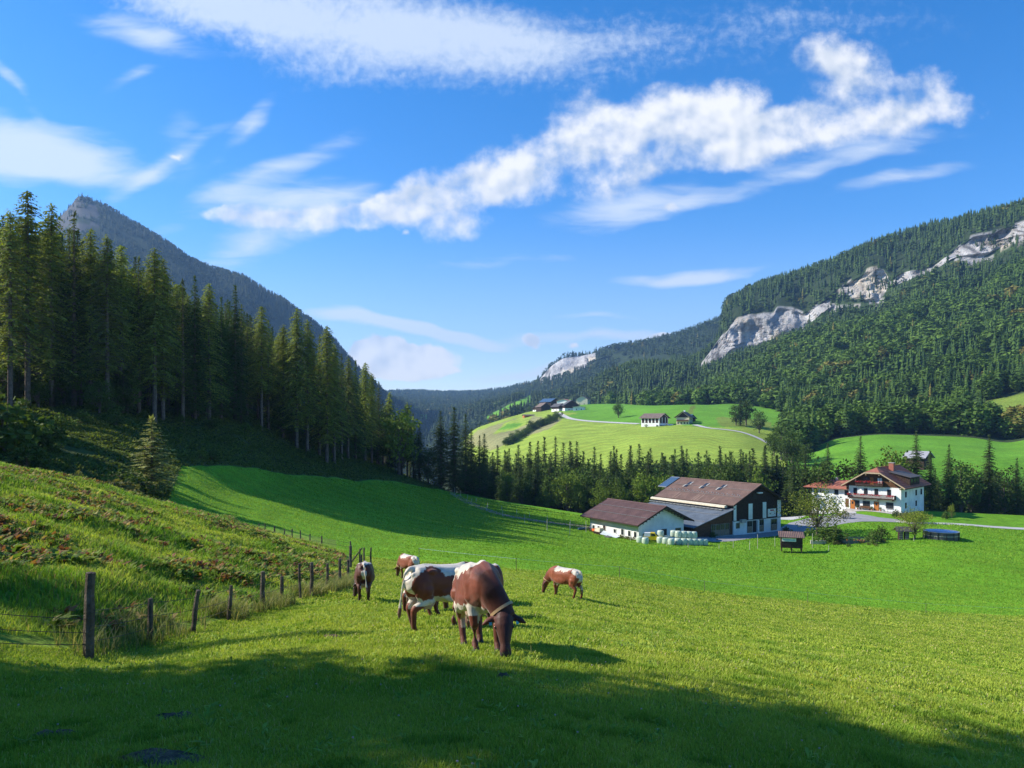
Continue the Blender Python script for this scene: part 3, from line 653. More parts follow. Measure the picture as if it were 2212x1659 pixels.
# forest out of the frame on the left: it throws the long shadows that the photograph shows
for i in range(44):
    Y = r.uniform(58, 104); x = -0.72*Y-r.uniform(3, 26)
    tree('spruce', x, Y, r.uniform(13, 18), L_OFF, G_OFF, wide=1.3)
tree('thin_spruce', -37, 18.9, 22, L_OFF, G_OFF, wide=1.4)
for i in range(16):
    tree('spruce', -r.uniform(26, 38), -27+i*2.1, r.uniform(24, 30), L_OFF, G_OFF, wide=1.3)
for i in range(30):
    x = -r.uniform(17, 34); y = -28+i*1.35+(-x-20)*0.12+r.uniform(-1, 1)
    tree('spruce', x, min(y, 10.9+(-x-17)*.12), r.uniform(23, 30), L_OFF, G_OFF, wide=1.3)
# dark spruces at the end of the track
L_T = ['tall dark spruce beside the end of the track, %s' % s for s in ('left of the tallest one', 'tallest of the close trio', 'right of the tallest one')]
tree_px('spruce', 952, 203, 886, L_T[0], wide=1.6); tree_px('spruce', 981, 205, 878, L_T[1], wide=1.7); tree_px('spruce', 1006, 212, 893, L_T[2], wide=1.6)
tree_px('spruce', 906, 212, 912, 'dark spruce with a blunt top left of the track end', wide=1.3)
tree_px('broadleaf', 925, 222, 960, 'leafy tree in shade between the spruces left of the track end')
tree_px('bush', 953, 206, 1050, 'rounded bush at the foot of the dark spruces by the track')
tree_px('spruce', 1018, 218, 925, 'dark spruce right behind the close trio at the track end', wide=1.7)
GW = 'spruces of the gorge wood behind the barns'
L_GW = 'dark green spruce of the gorge wood behind the barns'
gtops = [(1036, 940, 212), (1046, 936, 218), (1145, 953, 236), (1162, 950, 232), (1176, 942, 240), (1200, 942, 236), (1217, 955, 225), (1232, 951, 238), (1246, 952, 230), (1284, 964, 226), (1326, 962, 236), (1362, 961, 232),
 (1381, 957, 240), (1405, 966, 232), (1430, 976, 228), (1458, 969, 240), (1472, 962, 246), (1508, 975, 216), (1530, 985, 220), (1555, 962, 226), (1577, 974, 230), (1600, 969, 222), (1627, 966, 218), (1653, 959, 216), (1668, 976, 222),
 (1100, 968, 240), (1120, 960, 244), (1075, 960, 236)]
for px, top, Y in gtops: tree_px('spruce', px, Y, top, L_GW, GW, wide=1.35)
n = 0
while n < 150:
    px = r.uniform(1010, 1740); Y = np.interp(px, [1010, 1100, 1250, 1500, 1740], [212, 207, 198, 200, 190])*(1+0.28*r.random())
    top = r.uniform(968, 1045) if Y < 215 else r.uniform(966, 1000)
    x = (px-CX)/F_PX*Y
    if pz(Y, top)-gz(x, Y) < 7: continue
    q = r.random()
    if q < .55: tree_px('spruce', px, Y, top, L_GW, GW, wide=r.uniform(1.25, 1.6))
    elif q < .88: tree_px('broadleaf', px, Y, top+14, 'dull green broadleaf tree among the gorge spruces', 'broadleaf trees of the gorge wood', wide=.8)
    else: tree_px('bright_broadleaf', px, Y, top+24, 'yellow green broadleaf tree in the gorge wood behind the barns', 'yellow green trees of the gorge wood', wide=.75)
    n += 1
for px, top, Y in ((1225, 1010, 200), (1300, 1035, 192), (1395, 1012, 196), (1340, 1030, 190), (1440, 1010, 200), (1190, 1040, 203)):
    tree_px('bright_broadleaf', px, Y, top, 'yellow green broadleaf tree in the gorge wood behind the barns', 'yellow green trees of the gorge wood', wide=.85)
# trees round the white house
hs_ = [(1739, 972, 192, 'spruce'), (1788, 957, 196, 'spruce'), (1768, 985, 190, 'broadleaf'), (1859, 940, 196, 'spruce'), (1823, 990, 194, 'broadleaf'), (1911, 962, 205, 'bright_broadleaf'), (1936, 970, 200, 'bright_broadleaf'), (1979, 930, 198, 'spruce'),
 (2009, 972, 200, 'spruce'), (2050, 958, 202, 'spruce'), (2075, 985, 198, 'broadleaf'), (2100, 1000, 205, 'bright_broadleaf'), (2137, 937, 200, 'spruce'), (2170, 1000, 204, 'broadleaf'), (2197, 988, 203, 'spruce'), (2120, 1020, 201, 'spruce'), (2218, 985, 206, 'spruce'), (2240, 960, 206, 'spruce')]
CNT = {}
for px, top, Y, k in sorted(hs_):
    CNT[k] = CNT.get(k, 0)+1
    tree_px(k, px, Y, top, {'spruce': 'spruce with layered boughs, %s spruce from the left behind the farmhouse', 'broadleaf': 'full green broadleaf tree, %s from the left of its kind behind the farmhouse', 'bright_broadleaf': 'pale green broadleaf tree, %s from the left of its kind behind the farmhouse'}[k] % ORD[CNT[k]-1],
            {'spruce': 'spruces behind the white farmhouse', 'broadleaf': 'green broadleaf trees behind the white farmhouse', 'bright_broadleaf': 'pale broadleaf trees behind the white farmhouse'}[k], wide=1.25 if k == 'spruce' else .95)
for i in range(26):
    px = r.uniform(1690, 2260); Y = r.uniform(204, 235)
    top = r.uniform(1000, 1040); k = r.choice(['spruce', 'spruce', 'broadleaf'])
    tree_px(k, px, Y, top, 'shaded tree filling the wood behind the white farmhouse row', 'shaded trees behind the farmhouse row', wide=1.1, cat='tree', name='wood_tree')
# single trees in the open
tree_px('young_spruce', 328, 73, 893, 'lone young spruce with bare lower boughs on the left slope', wide=1.25)
tree_px('broadleaf', 1336, 610, 868, 'big round tree standing alone in the green field left of the far barn', wide=1.25)
tree_px('orchard', 1766, 150, 1050, 'yellow green walnut-like tree in front of the white farmhouse', wide=1.25)
tree_px('orchard', 1976, 139, 1092, 'small fruit tree with yellowing leaves beside the round pool', wide=1.05, var=0)
tree_px('spruce', 1264, 930, 852, 'narrow dark spruce beside the hamlet houses on the hill', wide=1.3)
tree_px('orchard', 1396, 510, 915, 'small orchard tree in front of the far barn', wide=1.0); tree_px('orchard', 1440, 508, 916, 'small orchard tree in front of the far farmhouse', wide=1.0)
GH = 'bushes of the hedge across the mown hill'
for i in range(34):
    u = i/33; px = 1092+u*112; py = 963-u*60+2*math.sin(u*9); 
    s = on_ground(px, py, 300, 900)
    tree('bush' if i % 4 else 'broadleaf', s.x, s.y, (5+3*r.random())*(1 if i % 4 else 1.3), 'dark bush of the hedge crossing the mown hill', GH, z=s.z, wide=1.3, cat='bush', name='hedge_bush')
tree_px('broadleaf', 1214, 700, 889, 'taller tree at the upper end of the hill hedge')
GR = 'broadleaf trees at the foot of the right mountain'
for px, top, Y, k in ((1688, 908, 330, 'broadleaf'), (1710, 925, 320, 'broadleaf'), (1672, 930, 345, 'broadleaf'), (1700, 945, 310, 'broadleaf'), (1600, 850, 500, 'spruce'), (1590, 872, 500, 'broadleaf'), (1612, 862, 505, 'broadleaf'), (1722, 950, 310, 'broadleaf'), (1740, 955, 305, 'broadleaf'), (1640, 885, 470, 'broadleaf')):
    tree_px(k, px, Y, top, 'rounded dark tree between the mown hill and the right mountain' if k != 'spruce' else 'spruce at the corner of the right mountain wood', GR, wide=1.15)

# ---------------------------------------------------------------- far woods: one mass each
def low_conifer(r, layers, spikes):
    V = [(0, 0, 1.0)]; Fq = []
    for i in range(layers):
        z0 = 1.0-0.95*i/layers; z1 = z0-1.25/layers-0.03*r.random(); rad = 0.175*((i+1)/layers)**.8
        b0 = len(V); V.append((0, 0, z0)); m = spikes*2; a0 = r.random()*6
        for k in range(m):
            a = a0+6.2832*k/m; q = rad*(1+.25*r.normal()) if k % 2 == 0 else rad*.55
            V.append((math.cos(a)*q, math.sin(a)*q, z1+(0.03 if k % 2 else 0)))
        for k in range(m): Fq.append((b0, b0+1+k, b0+1+(k+1) % m))
    return np.array(V), np.array(Fq)
def low_leafy(r, n):
    V = []; Fq = []
    for i in range(n):
        d = r.normal(size=3); d /= np.linalg.norm(d)
        c = np.array([d[0]*.2, d[1]*.2, .52+d[2]*.42]); c[:2] *= .70+.55*r.random(); c[2] += .04*r.normal()
        d = d+r.normal(size=3)*.55; d /= np.linalg.norm(d)
        a = np.cross(d, r.normal(size=3)); a /= np.linalg.norm(a); bb = np.cross(d, a); s = (.13 if n < 60 else .075 if n < 400 else .045)*(.6+.8*r.random())
        b0 = len(V); V += [c+a*s, c+bb*s*.8-d*.03, c-a*s+d*.03]; Fq.append((b0, b0+1, b0+2))
    return np.array(V), np.array(Fq)
r2 = np.random.default_rng(5)
CON_HI = [low_conifer(r2, 7, 6) for _ in range(8)]; CON_LO = [low_conifer(r2, 4, 5) for _ in range(8)]
LEA_HI = [low_leafy(r2, 230) for _ in range(6)]; LEA_LO = [low_leafy(r2, 34) for _ in range(6)]
LEA_XH = [low_leafy(r2, 620) for _ in range(6)]; CON_XH = [low_conifer(r2, 13, 9) for _ in range(8)]
cmaxs = np.maximum.accumulate(np.where(T2 < 2, -1, GZ/np.maximum(GY, 5)), axis=0)
areas = np.zeros((NR-1, ncol-1))
vx = tv.reshape(NR, ncol, 3); e1 = vx[1:, :-1]-vx[:-1, :-1]; e2 = vx[:-1, 1:]-vx[:-1, :-1]
areas = np.abs(e1[..., 0]*e2[..., 1]-e1[..., 1]*e2[..., 0])+0.35*np.linalg.norm(np.cross(e1, e2), axis=-1)
def wood(name, mask, spacing, hmin, hmax, leafy, hi, label, seed, dark=(.020, .040, .014), light=(.055, .095, .020), margin=0.012, bare=None):
    rr = np.random.default_rng(seed)
    m = mask[:-1, :-1]
    vis = (GZ[:-1, :-1]+hmax)/np.maximum(GY[:-1, :-1], 5) > cmaxs[:-1, :-1]-margin
    wgt = areas*m*vis; N = int(wgt.sum()/spacing**2)
    print(name, m.sum(), vis.sum(), N, float(wgt.sum()))
    if N < 1: return
    pick = rr.choice(wgt.size, size=N, p=(wgt/wgt.sum()).ravel()); ri, ci = np.unravel_index(pick, wgt.shape)
    a, b_ = rr.random(N), rr.random(N)
    P = vx[ri, ci]*((1-a)*(1-b_))[:, None]+vx[ri+1, ci]*(a*(1-b_))[:, None]+vx[ri, ci+1]*((1-a)*b_)[:, None]+vx[ri+1, ci+1]*(a*b_)[:, None]
    patch = fbm(P[:, 0]/90, P[:, 1]/90, seed, 3)
    isl = rr.random(N) < np.clip(leafy+patch*.9, 0.02, .97)
    HH = rr.uniform(hmin, hmax, N)*(1-0.18*isl)*(1+0.15*fbm(P[:, 0]/40, P[:, 1]/40, seed+1, 2))
    Vs, Fs, Cs = [], [], []; off = 0
    A, B = (CON_XH, LEA_XH) if hi == 2 else (CON_HI, LEA_HI) if hi else (CON_LO, LEA_LO)
    for li_, protos in ((0, A), (1, B)):
        for k, (pv, pf) in enumerate(protos):
            idx = np.where((isl == bool(li_)) & (np.arange(N) % len(protos) == k))[0]
            if not len(idx): continue
            an = rr.random(len(idx))*6.283; ca, sa = np.cos(an), np.sin(an); h = HH[idx]; wd = h*rr.uniform(.95, 1.35, len(idx))*(1.55 if li_ else 1.0)
            X = (pv[None, :, 0]*ca[:, None]-pv[None, :, 1]*sa[:, None])*wd[:, None]+P[idx, 0][:, None]
            Yy = (pv[None, :, 0]*sa[:, None]+pv[None, :, 1]*ca[:, None])*wd[:, None]+P[idx, 1][:, None]
            Z = pv[None, :, 2]*h[:, None]+P[idx, 2][:, None]-h[:, None]*.04
            Vs.append(np.stack([X, Yy, Z], -1).reshape(-1, 3))
            Fs.append((pf[None]+(np.arange(len(idx))*len(pv))[:, None, None]+off).reshape(-1, 3)); off += len(idx)*len(pv)
            t_ = np.clip(rr.random(len(idx))*.75+(.30 if li_ else 0)+.15*patch[idx], 0, 1)[:, None]
            c = np.array(dark)*(1-t_)+np.array(light)*t_
            au = rr.random(len(idx)) < (.035 if li_ else .008); c[au] = np.array([.16, .15, .03])
            Cs.append(np.repeat(c, len(pv), 0)*rr.uniform(.8, 1.2, (len(idx)*len(pv), 1)))
    o = mesh_obj(name, np.concatenate(Vs), np.concatenate(Fs), M_STUFF); set_col(o.data, np.concatenate(Cs))
    tag(o, label, 'forest', kind='stuff'); print(name, N, len(o.data.polygons)); return o
rock_keep = (rocky | far_cliff)
scrub = fbm(GX/45, GY/45, 77, 3)
right_m = (T2 > 10.7) & (PX2 > 1290) & (T2 < 17.3) & ~FORB & ~rock_keep & ((T2 > 12.25) | (PX2 > 1692))
right_m &= ~((T2 < 11.1) & (PX2 > 1760))
right_m &= ~((T2 < 12.25) & (PX2 < 1692) & (PY2 > 905)) & ~((PX2 < 1680) & (T2 < 12.3))
nearp = right_m & (GY < 1000) & (GY >= 620) & ~((T2 > 14.9) & (T2 < 15.03) & (PX2 > 1512)); farp = right_m & (GY >= 1000) & (GY < 1900) & ~((T2 > 14.9) & (T2 < 15.03) & (PX2 > 1512))
wood('mountain_wood', nearp, 9.0, 15, 25, .60, True, 'mixed spruce and beech wood covering the lower slope of the right mountain', 1, (.022, .056, .012), (.105, .185, .024))
wood('foot_wood', right_m & (GY < 620), 8.5, 14, 24, .62, 2, 'mixed trees at the foot of the right mountain behind the green meadow', 12, (.022, .056, .012), (.105, .185, .024))
wood('ridge_wood', farp, 10.5, 13, 21, .14, False, 'dark conifer wood above and around the pale cliffs of the right mountain', 2, (.020, .050, .014), (.080, .135, .024))
wood('cliff_foot_scrub', right_m & (T2 > 14.9) & (T2 < 15.0) & (PX2 > 1512), 7, 4, 9, .6, False, 'low scrub growing along the foot of the pale cliffs', 13, (.022, .056, .012), (.09, .16, .024))
ledge = (T2 > 15.02) & (T2 < 15.98) & (PX2 > 1512) & (~rocky | (scrub > .22)) & ~(rock_keep & (scrub <= .22))
wood('cliff_scrub', ledge, 9, 5, 11, .3, False, 'stunted trees clinging to ledges of the pale cliff', 3)
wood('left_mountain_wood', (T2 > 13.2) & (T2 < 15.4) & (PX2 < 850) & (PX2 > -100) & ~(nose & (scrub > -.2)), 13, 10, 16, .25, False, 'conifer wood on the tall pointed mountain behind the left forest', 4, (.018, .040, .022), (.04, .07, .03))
wood('valley_wood', (T2 > 12.3) & (T2 < 18.1) & (PX2 > 780) & (PX2 < 1330) & ~FORB & ~far_cliff & ~((T2 < 13.2) & (PX2 > 1140)), 17, 15, 26, .25, False, 'bluish distant wood on the hills closing the valley', 6)
wood('distant_ridge_wood', (T2 > 16.4) & (T2 < 18.1) & (PX2 >= 1330) & (PX2 < 1620), 17, 15, 24, .2, False, 'bluish distant wood on the ridge behind the right mountain', 8)
# ---------------------------------------------------------------- haze
hz = bmesh.new(); bmesh.ops.create_cube(hz, size=1.0)
me = bpy.data.meshes.new('haze'); hz.to_mesh(me); hz.free()
zmn = float(GZ.min())-1; zmx = float(GZ.max())+40
haze = bpy.data.objects.new('haze', me); COL.objects.link(haze)
haze.scale = (float(np.abs(GX).max())*2+200, 6500+400+200, zmx-zmn); haze.location = (0, (6500-400)/2+0.0, (zmx+zmn)/2)
hm = bpy.data.materials.new('haze'); hm.use_nodes = True; hn = hm.node_tree; hn.nodes.remove(hn.nodes['Principled BSDF'])
pv = hn.nodes.new('ShaderNodeVolumePrincipled'); pv.inputs['Color'].default_value = (.32, .58, 1.0, 1); pv.inputs['Density'].default_value = 0.95e-4; pv.inputs['Anisotropy'].default_value = 0.2
hn.links.new(pv.outputs[0], hn.nodes['Material Output'].inputs['Volume']); me.materials.append(hm)
tag(haze, 'thin bluish air over the whole valley', 'haze', kind='stuff')
SC.cycles.volume_step_rate = 5

# ------------------------------------------------------------------ cows
def loft(sections, n=16, pw=2.3):
    """closed tube through sections (centre, half width, half height, forward dir); superellipse rings"""
    V = []; Fq = []
    for i, (c, hw, hh) in enumerate(sections):
        c = Vector(c)
        a = Vector(sections[max(i-1, 0)][0]); b_ = Vector(sections[min(i+1, len(sections)-1)][0])
        d = (b_-a).normalized(); side = Vector((0, 0, 1)).cross(d)
        if side.length < .2: side = Vector((0, 1, 0)) if abs(d.z) > .95 else side
        side.normalize(); up = d.cross(side).normalized()
        for k in range(n):
            an = 2*math.pi*k/n; ca, sa = math.cos(an), math.sin(an)
            rr_ = (abs(ca)**pw+abs(sa)**pw)**(-1/pw)
            V.append(c+side*(ca*rr_*hw)+up*(sa*rr_*hh))
    m = len(sections)
    for i in range(m-1):
        for k in range(n): Fq.append((i*n+k, i*n+(k+1) % n, (i+1)*n+(k+1) % n, (i+1)*n+k))
    V.append(Vector(sections[0][0])); V.append(Vector(sections[-1][0])); c0 = len(V)-2; c1 = len(V)-1
    for k in range(n): Fq.append((c0, (k+1) % n, k)); Fq.append((c1, (m-1)*n+k, (m-1)*n+(k+1) % n))
    return V, Fq
def blob(c, r3, n=12):
    c = Vector(c); V = []; Fq = []
    m = n//2
    for i in range(m+1):
        ph = math.pi*i/m
        for k in range(n):
            an = 2*math.pi*k/n
            V.append(c+Vector((r3[0]*math.sin(ph)*math.cos(an), r3[1]*math.sin(ph)*math.sin(an), r3[2]*math.cos(ph))))
    for i in range(m):
        for k in range(n): Fq.append((i*n+k, i*n+(k+1) % n, (i+1)*n+(k+1) % n, (i+1)*n+k))
    return V, Fq
def caps(pts, rads, n=10):
    """chain of balls and cones: a limb"""
    out = []
    for p, q in zip(pts, rads): out.append(blob(p, (q, q, q), n))
    v, f = loft([(p, q, q) for p, q in zip(pts, rads)], n, 2.0)
    out.append((v, f)); return out
m_cow, t, b = material('cow_hide', 0.55, 0.3)
at_ = t.node('ShaderNodeAttribute', attribute_name='Col'); tcn = t.node('ShaderNodeTexCoord')
f = t.rng(t.noise(tcn.outputs['Object'], 7.0, 5, 0.6), 0.3, 0.7, 0.85, 1.12)
c = t.mix(1.0, at_.outputs['Color'], (1, 1, 1), 'MULTIPLY'); t.l.new(f, c.node.inputs[7]); t.l.new(c, b.inputs['Base Color'])
b.inputs['Sheen Weight'].default_value = 0.15
bp = t.node('ShaderNodeBump'); bp.inputs['Strength'].default_value = 0.25; bp.inputs['Distance'].default_value = 0.02
t.l.new(t.noise(t.mapping(tcn.outputs['Object'], scale=(1, 1, .3)), 60.0, 3, 0.6), bp.inputs['Height']); t.l.new(bp.outputs[0], b.inputs['Normal'])
M_COLLAR = simple_mat('collar_strap', (.45, .30, .16), .6); M_TAG = simple_mat('ear_tag_plastic', (.85, .60, .03), .4); M_TAGB = simple_mat('blue_tag', (.10, .45, .50), .4)
M_EYE = simple_mat('eye', (.01, .008, .006), .1, .6)
def make_cow(px, Y, bearing, label, seed, head_yaw=0.0, head_drop=1.0, stride=(0, 0, 0, 0), scale=1.0, voxel=.022, tail_side=0.0, white_head=False, red=(.160, .036, .014), belly_white=.72, rump=.30, tagcol=None, graze=True, face=None, back_from=.36):
    P = []
    # torso
    tor = [(-.99, 1.10, .10, .10), (-.95, 1.07, .20, .23), (-.86, 1.06, .255, .29), (-.70, 1.05, .275, .325), (-.52, 1.03, .285, .345), (-.32, 1.00, .315, .365), (-.08, .965, .355, .395), (.15, .955, .365, .405),
           (.36, .975, .335, .40), (.52, 1.00, .285, .37), (.68, 1.01, .235, .31), (.80, 1.01, .175, .24), (.88, 1.0, .10, .15)]
    P.append(loft([((x, 0, z), hw, hh) for x, z, hw, hh in tor], 18, 2.35))
    for s in (-1, 1):
        P.append(blob((-.56, s*.23, 1.25), (.13, .06, .06))); P.append(blob((-.92, s*.11, 1.17), (.07, .05, .07)))      # hook and pin bones
        P.append(blob((.42, s*.20, 1.05), (.20, .13, .30))); P.append(blob((-.70, s*.20, .90), (.23, .125, .30)))          # shoulder, thigh
        P.append(blob((.05, s*.25, .82), (.42, .14, .22)))
    P.append(blob((.42, 0, 1.34), (.20, .07, .07))); P.append(blob((.62, 0, .74), (.26, .11, .13)))                       # withers, brisket
    P += caps([(-.98, 0, 1.28), (-.6, 0, 1.345), (-.1, 0, 1.31), (.3, 0, 1.33)], [.055, .05, .04, .04], 8)
    # udder
    P.append(blob((-.50, 0, .60), (.22, .17, .16)))
    for s in (-1, 1):
        for dx in (-.07, .08): P += caps([(-.50+dx, s*.075, .48), (-.50+dx, s*.08, .41)], [.028, .02], 6)
    # legs: right/left front, right/left hind; stride moves the foot forward
    for k, s in enumerate((-1, 1)):
        d = stride[k]
        P += caps([(.45, s*.19, .86), (.40, s*.185, .70), (.47+d*.55, s*.165, .42), (.46+d*.85, s*.16, .40), (.45+d, s*.155, .15), (.47+d, s*.155, .10)], [.135, .100, .070, .066, .054, .060], 10)
        P.append(loft([((.475+d, s*.155, .10), .05, .05), ((.50+d, s*.155, .04), .062, .062), ((.515+d, s*.155, -.01), .07, .07)], 10))
        d = stride[k+2]
        P += caps([(-.66, s*.195, .86), (-.58, s*.205, .68), (-.84+d*.5, s*.165, .50), (-.86+d*.55, s*.16, .46), (-.80+d, s*.155, .15), (-.775+d, s*.155, .10)], [.17, .122, .080, .072, .056, .060], 10)
        P.append(loft([((-.77+d, s*.155, .10), .05, .05), ((-.745+d, s*.155, .04), .062, .062), ((-.73+d, s*.155, -.01), .07, .07)], 10))
    # neck and head
    hy = head_yaw
    def rotp(p, base=(.70, 0)):           # bend sideways, growing with distance from the chest
        x, y, z = p; dx = x-base[0]
        a = hy*min(1, max(0, dx/.45))
        ca, sa = math.cos(a), math.sin(a)
        return Vector((base[0]+dx*ca-(y-base[1])*sa, base[1]+dx*sa+(y-base[1])*ca, z))
    fy = hy if face is None else face; pb = rotp((1.06, 0, 0))
    def hp(p):
        dx, dy = p[0]-1.06, p[1]; ca, sa = math.cos(fy), math.sin(fy)
        return Vector((pb.x+dx*ca-dy*sa, pb.y+dx*sa+dy*ca, p[2]))
    if graze:
        q = head_drop
        neck = [((.50, 0, 1.06), .23, .34), ((.72, 0, 1.00), .175, .29), ((.90, 0, .86), .14, .235), ((1.02, 0, .70-.03*q), .12, .195), ((1.10, 0, .58-.06*q), .11, .16)]
        head = [((1.07, 0, .66-.07*q), .11, .12), ((1.11, 0, .60-.08*q), .135, .14), ((1.145, 0, .50-.08*q), .140, .140), ((1.19, 0, .38-.09*q), .104, .115), ((1.225, 0, .27-.10*q), .074, .090), ((1.25, 0, .18-.10*q), .088, .085), ((1.26, 0, .125-.10*q), .090, .07), ((1.262, 0, .09-.10*q), .06, .05)]
        poll = Vector((1.06, 0, .66-.08*q)); ear_z = .60-.08*q; ear_x = 1.07
    nk = [(rotp(c), hw, hh) for c, hw, hh in neck]; hd = [(hp(c), hw, hh) for c, hw, hh in head]
    P.append(loft(nk, 14, 2.1)); P.append(loft(hd, 12, 2.4))
    P.append(blob(hp((1.08, 0, .68-.08*q)), (.07, .085, .06)))
    for s in (-1, 1):
        P += caps([hp((ear_x, s*.09, ear_z)), hp((ear_x-.01, s*.16, ear_z+.01)), hp((ear_x+.0, s*.25, ear_z-.03)), hp((ear_x+.01, s*.32, ear_z-.07))], [.032, .055, .050, .020], 8)
        P.append(blob(hp((1.17, s*.118, .50-.08*q)), (.035, .03, .04)))
        P.append(blob(hp((1.25, s*.055, .15-.10*q)), (.04, .035, .035)))
    # tail
    ts = tail_side
    P += caps([(-.99, 0, 1.27), (-1.06, ts*.02, 1.18), (-1.075, ts*.05, .95), (-1.07, ts*.08, .68), (-1.06, ts*.10, .50), (-1.05, ts*.12, .36), (-1.05, ts*.12, .26)], [.045, .035, .025, .022, .038, .05, .02], 8)
    V, Fq = merge(P)
    me = bpy.data.meshes.new('cow_raw'); me.from_pydata([tuple(v) for v in V], [], Fq)
    bm = bmesh.new(); bm.from_mesh(me); bmesh.ops.recalc_face_normals(bm, faces=bm.faces); bm.to_mesh(me); bm.free()
    ob = bpy.data.objects.new('tmp', me); COL.objects.link(ob)
    rm = ob.modifiers.new('r', 'REMESH'); rm.mode = 'VOXEL'; rm.voxel_size = voxel; rm.use_smooth_shade = True
    sm = ob.modifiers.new('s', 'SMOOTH'); sm.factor = .5; sm.iterations = 6 if voxel < .019 else int(8*(.02/voxel)**1.0)
    dg = bpy.context.evaluated_depsgraph_get(); dg.update()
    body = bpy.data.meshes.new_from_object(ob.evaluated_get(dg)); body.name = 'body'
    bpy.data.objects.remove(ob)
    n = len(body.vertices); co = np.empty(n*3, np.float32); body.vertices.foreach_get('co', co); co = co.reshape(-1, 3)
    x, y, z = co.T
    nz1 = fbm(x*4+seed*9, z*4+y*3, seed, 4, .6); nz2 = fbm(x*9+seed*5, y*9+z*7, seed+2, 3)
    brown = np.array(red)[None]*(1+.22*fbm(x*2+seed, z*2+y, seed+5, 3)[:, None])
    dark = brown*np.array([.26, .27, .36])
    kd = np.clip(sstep(.75, 1.12, x)*.70+sstep(.50, .28, z)*.55*(x < .8), 0, .9)[:, None]         # darker head and shins
    hm_ = sstep(.24, .42, np.hypot(x-.7, y))*sstep(.80, .60, z)*(x > .55)*(z < .8); kd = np.maximum(kd, hm_[:, None]*.88)
    Cc = brown*(1-kd)+dark*kd
    cream = np.array([.58, .52, .43]); skin = np.array([.48, .33, .25])
    topz = np.interp(x, [-.99, -.6, -.1, .3, .5], [1.28, 1.38, 1.35, 1.38, 1.38])
    width = np.interp(x, [-1.1, -.85, -.6, -.2, .1, back_from, back_from+.08], [rump+.25, rump+.1, rump*.75, .15, .17, .15, -.3])
    w_ = (topz-z < width+nz1*.13+nz2*.05) & (z > .5)
    bell = (z < belly_white-.02+nz1*.16+.05*nz2-.10*np.abs(x-.1)) & (z > .44) & (np.abs(y) < .42) & (x < .92) & (x > -.9) & ~((np.abs(y) > .12) & (z < .56) & ((x > .25) | (x < -.62)))
    back = (x < -.86+nz1*.08) & (z > .55) & (np.abs(y) < (.15 if rump > 0 else .03)+.05*nz1)
    W_ = w_ | bell | back | (x < -1.02)
    Cc = np.where(W_[:, None], cream*(1+.06*nz2[:, None]), Cc)
    nose = hm_*(z < .07) > .3; Cc[nose] = np.array([.03, .022, .02])
    ud = (x > -.75) & (x < -.25) & (z < .60) & (np.abs(y) < .19) & (z > .3)
    Cc[ud] = skin
    sw = (x < -.98) & (z < .48); Cc[sw] = np.array([.16, .09, .06])
    hoof = (z < .065) & (x < .95); Cc[hoof] = np.array([.035, .025, .02])
    set_col(body, Cc); body.materials.append(m_cow)
    x0 = (px-CX)/F_PX*Y; 
    root = empty('cow', (x0, Y, 0), math.radians(90-bearing)); root.scale = (scale,)*3
    # stand on the slope: pitch along the ground under the hooves
    h = Vector((math.sin(math.radians(bearing)), math.cos(math.radians(bearing)), 0)); sd_ = Vector((-h.y, h.x, 0))
    zf, zb = gz(x0+h.x*.47, Y+h.y*.47), gz(x0-h.x*.77, Y-h.y*.77); zl, zr = gz(x0+sd_.x*.16, Y+sd_.y*.16), gz(x0-sd_.x*.16, Y-sd_.y*.16)
    pit = math.atan2(zf-zb, 1.24)
    root.rotation_euler = Euler((0, -pit, math.radians(90-bearing)), 'XYZ')
    root.location.z = (zf*.77+zb*.47)/1.24
    bo = bpy.data.objects.new('body', body); COL.objects.link(bo); bo.parent = root
    # collar round the neck
    c0 = rotp((1.035, 0, .70-.04*q)); d0 = (rotp((1.09, 0, .60-.05*q))-rotp((.97, 0, .79-.02*q))).normalized()
    sdv = Vector((0, 0, 1)).cross(d0).normalized(); upv = d0.cross(sdv); CV = []; CF = []; nn = 22
    for k in range(nn):
        a = 6.2832*k/nn; o_ = sdv*math.cos(a)*.128+upv*math.sin(a)*.192
        for e_, s_ in ((-.022, 1.0), (.022, 1.0), (.022, 1.07), (-.022, 1.07)): CV.append(c0+d0*e_+o_*s_)
    for k in range(nn):
        for e_ in range(4): CF.append((k*4+e_, k*4+(e_+1) % 4, ((k+1) % nn)*4+(e_+1) % 4, ((k+1) % nn)*4+e_))
    mesh_obj('collar', CV, CF, M_COLLAR, bo, smooth=False)
    for s in (-1, 1):
        v, f_ = blob(hp((1.20, s*.132, .49-.08*q)), (.02, .018, .02), 8); mesh_obj('eye', v, f_, M_EYE, bo, smooth=True)
        if tagcol:
            p = hp((ear_x+.03, s*.2, ear_z-.055)); v = [p+Vector(k)*.022 for k in ((0, -1, -1.2), (0, 1, -1.2), (0, 1, 1), (0, -1, 1), (.2, -1, -1.2), (.2, 1, -1.2), (.2, 1, 1), (.2, -1, 1))]
            mesh_obj('ear_tag', v, [(0, 1, 2, 3), (7, 6, 5, 4), (0, 4, 5, 1), (1, 5, 6, 2), (2, 6, 7, 3), (3, 7, 4, 0)], tagcol, bo)
    tag(root, label, 'cow', 'chestnut and white cows grazing on the pasture')
    return root
make_cow(1038, 11.9, 166, 'nearest cow, dark brown with white back patch and tan collar, head down to the grass', 3, head_yaw=.62, face=-.20, voxel=.0155, stride=(-.10, .12, .10, -.05), tagcol=M_TAGB, belly_white=.78, rump=.25, back_from=.50)
make_cow(958, 15.7, 50, 'large cow seen from behind with white tail and rump, left of the nearest cow', 5, head_yaw=-.2, voxel=.020, stride=(.1, -.1, -.06, .10), belly_white=.80, rump=.03, tail_side=1)
